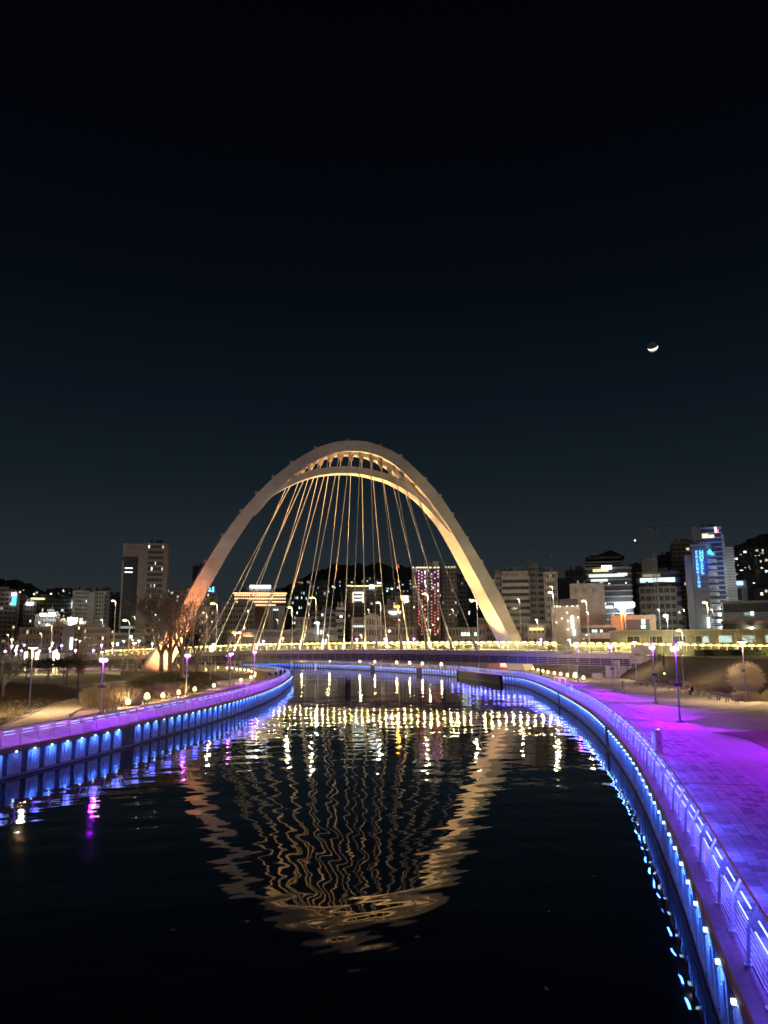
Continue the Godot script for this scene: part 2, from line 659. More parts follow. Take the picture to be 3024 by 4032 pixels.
func promenades():
	# right: a band of pavers, then a smooth path, then the sandy plaza
	sheet("joint_bed", band(offset(right_way, 0.3, 2.006), offset(right_way, 4.72, 2.006)), surf("joint_sand", lin(0.03, 0.027, 0.03), 0.95))
	sheet("kerb_strip", band(offset(right_way, 4.72, 2.03), offset(right_way, 5.05, 2.03)), surf("kerb_stone", lin(0.36, 0.34, 0.36), 0.8, 0, "rough", 2.0))
	sheet("path", band(offset(right_way, 5.05, 2.012), offset(right_way, 10.6, 2.012)), surf("violet_path", lin(0.25, 0.22, 0.25), 0.75, 0, "fine", 1.3))
	var far_band = band(offset(far_way, 0.5, 2.008), offset(far_way, 6.0, 2.008))
	sheet("path", far_band, surf("violet_path"))
	sheet("path", band(offset(left_way, -4.6, 2.012), offset(left_way, -0.5, 2.012)), surf("left_path", lin(0.33, 0.3, 0.33), 0.75, 0, "fine", 1.3))
	var o = struct("promenade_paving")
	var tones = [surf("paver_a", lin(0.32, 0.30, 0.32), 0.75, 0, "rough", 1.5), surf("paver_b", lin(0.25, 0.235, 0.25), 0.8, 0, "rough", 1.3), surf("paver_c", lin(0.40, 0.37, 0.39), 0.75, 0, "rough", 1.7), surf("paver_d", lin(0.10, 0.095, 0.105), 0.8, 0, "rough", 1.5)]
	rng.seed = 11
	var rest = [Geo.new(), Geo.new(), Geo.new(), Geo.new()]
	var count := 0
	var total = (right_way[0].size() - 1) * 2.0
	for row in int(total / 0.62):
		var s0 = row * 0.62
		if s0 < 20.0:
			continue
		for col in 10:
			var lo = s0 + (0.31 if col % 2 else 0.0)
			if lo + 0.62 > total:
				continue
			var a = 0.38 + col * 0.432
			var b = a + 0.41
			var lift = 2.026 + rng.randf() * 0.006
			var p = []
			for h in [2.0, lift]:
				p.append_array([at_s(right_way, lo, a, h), at_s(right_way, lo, b, h), at_s(right_way, lo + 0.598, b, h), at_s(right_way, lo + 0.598, a, h)])
			var k = [0, 0, 1, 2, 2, 3, 1, 0][rng.randi() % 8]
			if count < 300 and p[0].z < -15.0:
				var q = Geo.new()
				q.hexa(p)
				part(o, "paver", q, tones[k])
				count += 1
			elif p[0].z < -14.0:
				rest[k].hexa(p)
	for k in 4:
		part(o, "paver_field", rest[k], tones[k]).set_meta("kind", "stuff")
	pbox(o, "drain_channel", at_s(right_way, 54.5, 2.7, 2.034), Vector3(4.3, 0.012, 0.10), surf("drain_iron", lin(0.03, 0.03, 0.035), 0.5, 0.6), _turn(right_way, 27) + PI / 2)
	# pale inset stones in the violet path
	for i in 34:
		var s = 46.0 + rng.randf() * 22.0
		var by = 5.6 + rng.randf() * 4.4
		pbox(o, "inset_stone", at_s(right_way, s, by, 2.014), Vector3(0.36, 0.012, 0.16), surf("inset", lin(0.5, 0.47, 0.5), 0.6), _turn(right_way, int(s / 2)) + PI / 2)
	# the curved planting bed at the lower right
	var bed = [g(2800, 2886), g(2860, 2893), g(2930, 2910), g(2990, 2934), g(3060, 2966), g(3300, 2960), g(3250, 2890), g(2980, 2880)]
	sheet("planting_bed", fan(bed, 2.05), surf("bed_soil", lin(0.16, 0.03, 0.03), 0.95, 0, "dry", 2.0))
	# pale kerb from the near lamp to the tree
	var k0 = g(2690, 2842)
	var k1 = g(2940, 2784)
	var k2 = g(3100, 2750)
	var kb = struct("kerb")
	for e in [[k0, k1], [k1, k2]]:
		var along = e[1] - e[0]
		pbox(kb, "kerb_stone", (e[0] + e[1]) / 2 + Vector3(0, 0.008, 0), Vector3(along.length(), 0.03, 0.26), surf("kerb_pale", lin(0.4, 0.36, 0.32), 0.8, 0, "rough", 2.0), atan2(-along.z, along.x))


# ------------------------------------------------------------------ the arch bridge
const FOOT := Vector3(-59, 0, -182)
const ALONG := Vector3(0.94064, 0, -0.339406)
const BACK := Vector3(-0.339406, 0, -0.94064)
# outlines of the arch in its own plane: metres along, metres up
const OUTER := [[0.2, 1.2], [3.7, 5.6], [8.1, 12.9], [12.0, 21.0], [15.9, 28.6], [20.9, 37.2], [27.4, 46.1], [34.9, 54.1], [42.8, 60.0], [48.0, 62.4], [52.9, 63.5], [57.6, 63.6], [62.3, 62.6], [67.0, 60.8], [71.1, 57.9], [78.7, 50.7], [84.6, 42.6], [89.0, 36.0], [92.9, 30.0], [97.6, 21.8], [103.4, 10.3], [107.4, 1.6]]
const INNER := [[6.6, 1.2], [9.1, 5.0], [12.7, 12.9], [16.2, 21.0], [19.6, 27.8], [22.9, 33.9], [28.6, 42.9], [33.4, 48.3], [39.2, 54.0], [45.6, 58.1], [49.5, 59.8], [53.4, 60.6], [57.8, 60.6], [62.3, 59.6], [68.1, 56.2], [75.4, 49.2], [80.2, 43.3], [84.5, 37.0], [91.4, 25.2], [97.0, 15.5], [100.9, 9.0], [104.3, 1.6]]
const RIB_TOP := [[28.5, 43.3], [33.0, 48.6], [39.3, 53.2], [44.0, 55.2], [52.5, 56.7], [58.4, 56.5], [64.2, 55.5], [67.3, 54.5], [76.6, 47.7], [82.0, 41.6]]
const RIB_UNDER := [[29.0, 42.6], [33.2, 47.7], [37.2, 50.3], [40.7, 52.1], [45.2, 53.7], [50.2, 54.6], [54.8, 54.9], [59.8, 54.4], [65.1, 53.2], [71.7, 50.0], [75.7, 46.8], [82.6, 39.6]]

func profile(list: Array, n: int) -> Array:
	var pts = []
	for p in list:
		pts.append(Vector3(p[0], p[1], 0))
	var c = Curve3D.new()
	c.bake_interval = 0.3
	for i in pts.size():
		var h = (pts[mini(i + 1, pts.size() - 1)] - pts[maxi(i - 1, 0)]).normalized()
		c.add_point(pts[i], -h * pts[i].distance_to(pts[maxi(i - 1, 0)]) / 3.0, h * pts[i].distance_to(pts[mini(i + 1, pts.size() - 1)]) / 3.0)
	var out = []
	for i in n + 1:
		out.append(c.sample_baked(c.get_baked_length() * i / n, true))
	return out

func arch_point(q: Vector3, deep: float) -> Vector3:
	return FOOT + ALONG * q.x + Vector3.UP * q.y + BACK * deep

func arch_body(outer: Array, inner: Array, front: Callable, rear: Callable) -> Geo:
	var q = Geo.new()
	var n = outer.size() - 1
	for i in n:
		var f0 = front.call(float(i) / n)
		var f1 = front.call(float(i + 1) / n)
		var r0 = rear.call(float(i) / n)
		var r1 = rear.call(float(i + 1) / n)
		var a = arch_point(outer[i], f0)
		var b = arch_point(outer[i + 1], f1)
		var c = arch_point(inner[i + 1], f1)
		var d = arch_point(inner[i], f0)
		var e = arch_point(outer[i], r0)
		var f = arch_point(outer[i + 1], r1)
		var h = arch_point(inner[i + 1], r1)
		var k = arch_point(inner[i], r0)
		q.quad(d, c, b, a)
		q.quad(e, f, h, k)
		q.quad(a, b, f, e)
		q.quad(k, h, c, d)
	return q

# edges of the deck: picture column, metres ahead, level
const NEAR := [[-700, 268, 5.2], [0, 252, 5.6], [430, 243, 6.4], [700, 231, 7.2], [1000, 218, 8.0], [1500, 198, 8.1], [2000, 181, 7.5], [2300, 171, 7.05], [2520, 165, 6.9]]
const AFAR := [[-700, 286, 5.2], [0, 268, 5.6], [430, 259, 6.4], [700, 247, 7.2], [1000, 234, 8.0], [1500, 214, 8.2], [2000, 199, 8.0], [2300, 192, 7.6], [2520, 186, 7.3], [2750, 178, 7.0], [3024, 166, 6.7], [3500, 150, 6.6]]

func edge(list: Array, col: float) -> Vector3:
	for i in list.size() - 1:
		if col <= list[i + 1][0] or i == list.size() - 2:
			var k = (col - list[i][0]) / float(list[i + 1][0] - list[i][0])
			var d = lerpf(list[i][1], list[i + 1][1], k)
			return Vector3((col - 1512.0) / F * d * 0.985, lerpf(list[i][2], list[i + 1][2], k), -d)
	return Vector3.ZERO

func edge_way(list: Array, from_col: float, to_col: float, step: float) -> Array:
	var pts = []
	var n = 24
	for i in n + 1:
		pts.append(edge(list, lerpf(from_col, to_col, float(i) / n)))
	return course(pts, step)

func bridge():
	var o = thing("footbridge", "arched footbridge over the canal, tan arch, cables and a row of globe lamps", "bridge")
	var steel = surf("arch_paint", lin(0.60, 0.56, 0.50), 0.5, 0.0, "soft", 9.0)
	var top_line = profile(OUTER, 110)
	var under = profile(INNER, 110)
	var deep = func(t): return 6.4 + 3.6 * pow(absf(t - 0.5) * 2.0, 3.0)
	part(o, "arch", arch_body(top_line, under, func(_t): return 0.0, deep), steel)
	part(o, "lower_rib", arch_body(profile(RIB_TOP, 60), profile(RIB_UNDER, 60), func(t): return 1.5 - 0.9 * pow(absf(t - 0.5) * 2.0, 5.0), func(t): return 4.5 + 0.9 * pow(absf(t - 0.5) * 2.0, 5.0)), steel)
	var seam_m = surf("weld", lin(0.45, 0.40, 0.35), 0.5)
	for i in [6, 10, 14, 18, 22, 26, 30, 34, 38, 42, 46, 50, 54, 58, 62, 66, 70, 74, 78, 82, 86, 90, 94, 98, 102]:
		var a = arch_point(top_line[i], -0.02)
		var b = arch_point(under[i], -0.02)
		var q = Geo.new()
		q.tube([a, b, arch_point(under[i], 0.0) - (a - b).normalized() * 0.02, arch_point(under[i], deep.call(i / 110.0)) - (a - b).normalized() * 0.02], 0.045, 4)
		part(o, "seam", q, seam_m)
	var pod = Geo.new()
	pod.box(Vector3(0, 0.2, 0), Vector3(1.0, 0.5, 0.5))
	pod.box(Vector3(0, 0.55, 0), Vector3(0.5, 0.3, 0.3))
	var pod_m = pod.mesh()
	for i in [16, 21, 26, 31, 35, 39, 43, 48, 54, 60, 64, 70, 74, 78, 83, 88, 92, 96]:
		var t = (top_line[i + 1] - top_line[i - 1]).normalized()
		part(o, "beacon_box", pod_m, surf("pod", lin(0.25, 0.23, 0.21), 0.6), Transform3D(Basis(ALONG * t.x + Vector3.UP * t.y, ALONG * -t.y + Vector3.UP * t.x, -BACK), arch_point(top_line[i], 0.6)))
	# deck
	var near = edge_way(NEAR, -700, 2520, 2.4)
	var afar = edge_way(AFAR, -700, 2520, 2.4)
	var deck = Geo.new()
	var cols = []
	for i in 81:
		cols.append(lerpf(-700.0, 2520.0, i / 80.0))
	for i in 80:
		var a = edge(NEAR, cols[i])
		var b = edge(NEAR, cols[i + 1])
		var c = edge(AFAR, cols[i + 1])
		var d = edge(AFAR, cols[i])
		var down = Vector3(0, -0.5, 0)
		deck.quad(a, b, c, d)
		deck.quad(d + down, c + down, b + down, a + down)
		deck.quad(d, c, c + down, d + down)
	part(o, "deck", deck, surf("deck_concrete", lin(0.3, 0.29, 0.28), 0.8, 0, "rough", 4.0))
	var beam = Geo.new()
	var girder = Geo.new()
	var down_run = Geo.new()
	for i in near[0].size() - 1:
		var e = []
		var gq = []
		for w in [i, i + 1]:
			var p = near[0][w]
			var s = near[1][w].cross(Vector3.UP).normalized()         # towards the viewer on this edge
			for y in [[0.35, 0.06], [0.35, -1.0], [-0.25, -1.0], [-0.25, 0.06]]:
				e.append(p + s * y[0] + Vector3(0, y[1], 0))
			for y in [[-0.9, -0.4], [-1.5, -2.7], [-9.0, -2.7], [-9.0, -0.4]]:
				gq.append(p + s * y[0] + Vector3(0, y[1], 0))
		for k in 4:
			var j = (k + 1) % 4
			beam.quad(e[k], e[j], e[j + 4], e[k + 4])
			girder.quad(gq[k], gq[j], gq[j + 4], gq[k + 4])
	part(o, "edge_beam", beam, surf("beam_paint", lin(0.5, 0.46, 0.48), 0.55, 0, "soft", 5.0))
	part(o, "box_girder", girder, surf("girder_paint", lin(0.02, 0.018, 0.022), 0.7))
	var pipe_m = surf("pipe_steel", lin(0.30, 0.28, 0.30), 0.45, 0.2)
	for r in [[0.15, -1.35], [0.05, -1.75], [-0.05, -2.15], [-0.15, -2.55]]:
		var pts = []
		for i in near[0].size():
			var s = near[1][i].cross(Vector3.UP).normalized()
			pts.append(near[0][i] + s * r[0] + Vector3(0, r[1], 0))
		# the pipes run on round the abutment at the right end
		pts.append_array([pts[-1] + Vector3(3, -0.1, 0.6), pts[-1] + Vector3(7, -0.5, 0.4), pts[-1] + Vector3(11, -1.1, -0.6)])
		var q = Geo.new()
		q.tube(pts, 0.055 if r[1] > -2.3 else 0.09, 6)
		part(o, "pipe_rail", q, pipe_m)
	for i in range(2, near[0].size()):
		var s = near[1][i].cross(Vector3.UP).normalized()
		var q = Geo.new()
		q.box(near[0][i] + s * 0.0 + Vector3(0, -1.75, 0), Vector3(0.09, 1.9, 0.1), Basis(Vector3.UP, atan2(-near[1][i].z, near[1][i].x)))
		part(o, "bracket", q, pipe_m)
	# balustrades
	var rail_m = surf("balustrade", lin(0.62, 0.58, 0.44), 0.45, 0.15)
	for e in [near, afar]:
		for h in [1.3, 0.95, 0.6, 0.25]:
			var q = Geo.new()
			var pts = []
			for i in e[0].size():
				pts.append(e[0][i] + Vector3(0, h, 0))
			q.tube(pts, 0.05 if h > 1.2 else 0.02, 5)
			part(o, "hand_rail", q, rail_m)
		for i in range(1, e[0].size()):
			pbox(o, "baluster", e[0][i] + Vector3(0, 0.62, 0), Vector3(0.09, 1.24, 0.12), rail_m, atan2(-e[1][i].z, e[1][i].x))
	# globe lamps along the far side, and four at the near right end
	var cap = Geo.new()
	cap.lathe(Vector3.ZERO, [[0.0, -0.16], [0.6, -0.14], [0.8, -0.04], [0.78, 0.06], [0.55, 0.22], [0.25, 0.31], [0.0, 0.34]], 10)
	var stem = Geo.new()
	stem.tube([Vector3(0, -1.7, 0), Vector3(0, -0.2, 0)], 0.05, 5)
	var cap_m = cap.mesh()
	var stem_m = stem.mesh()
	var rows = edge_way(AFAR, 420, 3200, 1.84)
	var spots = []
	for i in rows[0].size():
		if rows[0][i].x / -rows[0][i].z * F / 0.985 + 1512.0 > 2205.0 and rows[0][i].x / -rows[0][i].z * F / 0.985 + 1512.0 < 2240.0:
			continue
		spots.append(rows[0][i] + Vector3(0, 1.75, 0))
	for col in [2255, 2288, 2322, 2357, 2390]:
		spots.append(edge(NEAR, col) + Vector3(0, 1.7, 0.4))
	var i_lamp := 0
	for p in spots:
		var post = part(o, "lamp_post", stem_m, surf("post_dark", lin(0.05, 0.045, 0.04), 0.6), Transform3D(Basis(), p))
		part(post, "globe_lamp", cap_m, glow("globe_light", Color(1.0, 0.70, 0.20), 2.3))
		omni(o, p + Vector3(0, -0.45, 1.1 if i_lamp < spots.size() - 5 else -1.1), lin(1.0, 0.80, 0.28), GLOBE * rng.randf_range(0.7, 1.2), 0.2)
		i_lamp += 1
	# hangers: front row to the near edge, rear row to the far edge
	var cable_m = surf("cable", lin(0.88, 0.82, 0.7), 0.4, 0.1)
	var cone_m = surf("socket", lin(0.5, 0.35, 0.22), 0.5, 0.2)
	for row in 2:
		for i in 12:
			var along = lerpf(39.6, 71.4, i / 11.0) if row == 0 else lerpf(38.4, 69.0, i / 11.0)
			var best = under[0]
			for p in under:
				if p.y > 40 and absf(p.x - along) < absf(best.x - along):
					best = p
			var a = arch_point(best, 1.3 if row == 0 else 4.7)
			var b = edge(NEAR, 790.0 + 98.6 * i) if row == 0 else edge(AFAR, 834.0 + 86.0 * i)
			b += Vector3(0, 0.3, 0.35 if row == 0 else -0.2)
			var dir = (b - a).normalized()
			var q = Geo.new()
			q.tube([a + dir * 0.8, b - dir * 1.0], 0.13, 6)
			part(o, "cable", q, cable_m)
			var lug = Geo.new()
			lug.tube([a - dir * 0.4, a + dir * 0.5, a + dir * 1.2, a + dir * 2.0], [0.75, 0.55, 0.42, 0.1], 7)
			part(o, "lug", lug, cone_m)
			var sock = Geo.new()
			sock.tube([b - dir * 3.6, b - dir * 2.2, b], [0.1, 0.28, 0.42], 7)
			part(o, "socket", sock, cable_m)
	# a fin at the right end of the near balustrade
	var fin = Geo.new()
	var f0 = edge(NEAR, 2478)
	for i in 6:
		var a0 = PI / 2 * i / 6.0
		var a1 = PI / 2 * (i + 1) / 6.0
		for w in [0.0, 0.5]:
			fin.tri(f0 + Vector3(0, 0, 0.5 + w), f0 + Vector3(cos(a0) * 5.2, sin(a0) * 2.1, 0.5 + w), f0 + Vector3(cos(a1) * 5.2, sin(a1) * 2.1, 0.5 + w))
		fin.quad(f0 + Vector3(cos(a0) * 5.2, sin(a0) * 2.1, 1.0), f0 + Vector3(cos(a0) * 5.2, sin(a0) * 2.1, 0.5), f0 + Vector3(cos(a1) * 5.2, sin(a1) * 2.1, 0.5), f0 + Vector3(cos(a1) * 5.2, sin(a1) * 2.1, 1.0))
	part(o, "end_fin", fin, surf("beam_paint"))
	# plinths of the arch
	pbox(o, "plinth", arch_point(Vector3(3.2, 1.9, 0), 3.2), Vector3(10.5, 3.0, 9.5), surf("plinth_stone", lin(0.30, 0.28, 0.25), 0.9, 0, "rough", 3.0), 0.346)
	pbox(o, "plinth", arch_point(Vector3(105.8, 1.0, 0), 4.0), Vector3(6.0, 2.2, 10.0), surf("plinth_brown", lin(0.09, 0.045, 0.03), 0.9, 0, "rough", 3.0), 0.346)
	# floodlights: on the ground for the face, on the deck for the soffit
	var warm = lin(1.0, 0.48, 0.14)
	var tan = lin(1.0, 0.72, 0.50)
	var list = [
		[Vector3(-44.0, 2.6, -176), arch_point(Vector3(8.5, 12, 0), 0), lin(1.0, 0.30, 0.12), 1300.0, 40.0],
		[Vector3(-39.5, 2.6, -183), arch_point(Vector3(13, 17, 0), 2), lin(1.0, 0.36, 0.12), 480.0, 40.0],
		[arch_point(Vector3(87.5, 2.4, 0), 3.2), arch_point(Vector3(92.5, 26, 0), 3.2), warm, 800.0, 34.0],
		[arch_point(Vector3(84.0, 2.4, 0), 3.2), arch_point(Vector3(87.5, 35, 0), 3.4), warm, 1300.0, 15.0],
		[edge(AFAR, 1760) + Vector3(0, 0.5, 0.6), arch_point(Vector3(83, 41, 0), 3.5), warm, 1900.0, 22.0],
		[edge(NEAR, 1585) + Vector3(0, 0.5, -13.5), arch_point(Vector3(68, 56, 0), 3), warm, 2500.0, 18.0],
		[edge(NEAR, 1385) + Vector3(0, 0.5, -2.0), arch_point(Vector3(54, 60, 0), 3), warm, 2500.0, 17.0],
		[edge(NEAR, 1200) + Vector3(0, 0.5, -1.0), arch_point(Vector3(40, 54, 0), 3), warm, 2700.0, 19.0],
		[arch_point(Vector3(92, 9.3, 0), 3), arch_point(Vector3(99, 19, 0), 3), warm, 120.0, 34.0],
		[edge(AFAR, 1975) + Vector3(0, 0.4, 0.5), arch_point(Vector3(99.5, 12, 0), 2), lin(1.0, 0.60, 0.2), 230.0, 38.0],
	]
	for f in list:
		var dir = (f[1] - f[0]).normalized()
		var body = part(o, "floodlight", unit_box, surf("flood_body", lin(0.06, 0.06, 0.06), 0.5), Transform3D(Basis.looking_at(dir, Vector3.UP if absf(dir.y) < 0.97 else Vector3.RIGHT) * Basis.from_scale(Vector3(0.5, 0.3, 0.3)), f[0]))
		part(o, "flood_lens", unit_box, glow("flood_lens", Color(1.0, 0.7, 0.4), 3.0), Transform3D(body.transform.basis.orthonormalized() * Basis.from_scale(Vector3(0.44, 0.24, 0.02)), f[0] + dir * 0.165))
		spot(o, f[0] + dir * 0.3, f[1], f[2], f[3] * ARCHLIGHT * (1.4 if f[2] == warm else 1.0), f[4], 0.6, 0.3)
	return o

func flood_mast(label, where, targets, col, energy, angle):
	var o = thing("floodlight_mast", label, "floodlight", where)
	pcyl(o, "mast", Vector3.ZERO, Vector3(0, 5, 0), 0.07, surf("mast_steel", lin(0.12, 0.12, 0.13), 0.5, 0.3))
	var i := 0
	for t in targets:
		var from = Vector3(-0.4 + 0.8 * i, 5.2, 0)
		var dir = (t - where - from).normalized()
		var b = Basis.looking_at(dir, Vector3.UP)
		part(o, "floodlight", unit_box, surf("flood_body", lin(0.06, 0.06, 0.06), 0.5), Transform3D(b * Basis.from_scale(Vector3(0.5, 0.35, 0.25)), from))
		spot(o, from + dir * 0.3, from + dir * 10.0, col, energy, angle, 0.6, 0.3)
		i += 1
	return o


# ------------------------------------------------------------------ lamps
func pole_lamp(label, foot: Vector3, top: float, kind: String, energy: float, group = "", aim := []):
	var o = thing("park_lamp", label, "lamp", foot, 0.0, group)
	var h = top - foot.y
	var steel = surf("lamp_pole", lin(0.22, 0.21, 0.22), 0.5, 0.2)
	var shaft = Geo.new()
	shaft.tube([Vector3.ZERO, Vector3(0, h * 0.5, 0), Vector3(0, h + (1.2 if kind == "violet" and h > 5.5 else -0.15), 0)], [0.1, 0.085, 0.06], 8)
	part(o, "pole", shaft, steel)
	pbox(o, "base_plate", Vector3(0, 0.08, 0), Vector3(0.5, 0.16, 0.5), surf("lamp_base", lin(0.3, 0.28, 0.28), 0.7))
	if kind == "disc":
		var lid = Geo.new()
		lid.lathe(Vector3(0, h, 0), [[0.5, 0.0], [0.52, 0.06], [0.3, 0.16], [0.0, 0.2]], 16)
		var hood = part(o, "hood", lid, surf("lamp_hood", lin(0.5, 0.5, 0.5), 0.4, 0.3))
		var lens = Geo.new()
		lens.lathe(Vector3(0, h - 0.02, 0), [[0.0, -0.16], [0.34, -0.12], [0.5, -0.01], [0.0, 0.0]], 16)
		part(hood, "lamp_lens", lens, glow("disc_light", Color(0.90, 0.84, 1.0), 6.0))
		omni(o, Vector3(0, h - 0.32, 0), lin(1.0, 0.67, 0.31), energy, 0.25)
		pbox(o, "camera_box", Vector3(-0.15, h * 0.52, 0.1), Vector3(0.35, 0.2, 0.25), surf("box_black", lin(0.02, 0.02, 0.02), 0.5))
	elif kind == "violet":
		var i := 0
		for t in aim:
			var dir = (t - foot - Vector3(0, h, 0)).normalized()
			var side = Vector3(0.16, 0.05, 0.1) if i % 2 else Vector3(-0.2, 0.0, 0.12)
			var b = Basis.looking_at(dir, Vector3.UP if absf(dir.y) < 0.97 else Vector3.RIGHT)
			part(o, "spot_head", unit_cyl, steel, Transform3D(b * Basis(Vector3.RIGHT, PI / 2) * Basis.from_scale(Vector3(0.17, 0.3, 0.17)), Vector3(side.x, h + side.y, side.z)))
			pball(o, "lamp_lens", Vector3(side.x, h + side.y, side.z) + dir * 0.2, Vector3(0.42, 0.42, 0.42), glow("violet_light", Color(1.0, 0.55, 1.0), 4.0))
			spot(o, Vector3(side.x, h + side.y, side.z) + dir * 0.45, t - foot, lin(0.34, 0.0, 1.0), energy, 30.0, 0.6, 0.1)
			i += 1
		omni(o, Vector3(0, h - 0.35, 0.25), lin(0.5, 0.03, 1.0), energy * 0.035, 0.15)
		pbox(o, "control_box", Vector3(0, h * 0.5, 0.1), Vector3(0.7, 0.28, 0.25), surf("box_black"))
	return o

func street_lamp(label, head: Vector3, pole_x: float, energy: float, col := Color(1.0, 0.9, 0.2), light := Color(1.0, 0.93, 0.75), size := 1.5):
	var foot = Vector3(head.x + pole_x, 2.0, head.z)
	var o = thing("street_lamp", label, "street lamp", foot)
	var steel = surf("street_pole", lin(0.4, 0.4, 0.36), 0.5, 0.2)
	var h = head.y - 2.0
	var q = Geo.new()
	q.tube([Vector3.ZERO, Vector3(0, h - 1.0, 0), Vector3(-pole_x * 0.15, h - 0.1, 0), Vector3(-pole_x * 0.8, h + 0.15, 0)], [0.2, 0.12, 0.09, 0.07], 7)
	var shaft = part(o, "pole", q, steel)
	var lum = Geo.new()
	lum.lathe(Vector3(-pole_x, h + 0.1, 0), [[0.0, 0.25 * size], [0.45 * size, 0.1 * size], [0.5 * size, -0.15 * size], [0.0, -0.2 * size]], 8)
	part(shaft, "luminaire", lum, glow("street_light_%s" % col.to_html(false), col, 1.9))
	omni(o, Vector3(-pole_x, h - 0.45 * size, 0.2), light, energy, 0.3)
	return o

func bollard(label, foot: Vector3, size: float, group, energy = 3.0):
	var o = thing("bollard_lamp", label, "bollard lamp", foot, 0.0, group)
	var q = Geo.new()
	q.lathe(Vector3.ZERO, [[0.16, 0.0], [0.13, 0.3 * size], [0.0, 0.3 * size]], 8)
	var stub = part(o, "stub", q, surf("bollard_stub", lin(0.1, 0.09, 0.08), 0.6))
	var s = Geo.new()
	s.lathe(Vector3(0, 0.3 * size, 0), [[0.0, 0.0], [0.30 * size, 0.06 * size], [0.34 * size, 0.3 * size], [0.22 * size, 0.62 * size], [0.0, 0.72 * size]], 10)
	part(stub, "lantern", s, glow("bollard_light", Color(1.0, 0.70, 0.27), 2.4))
	omni(o, Vector3(0, 1.2 * size, 0.55 * size), lin(1.0, 0.68, 0.26), energy, 0.2)
	return o

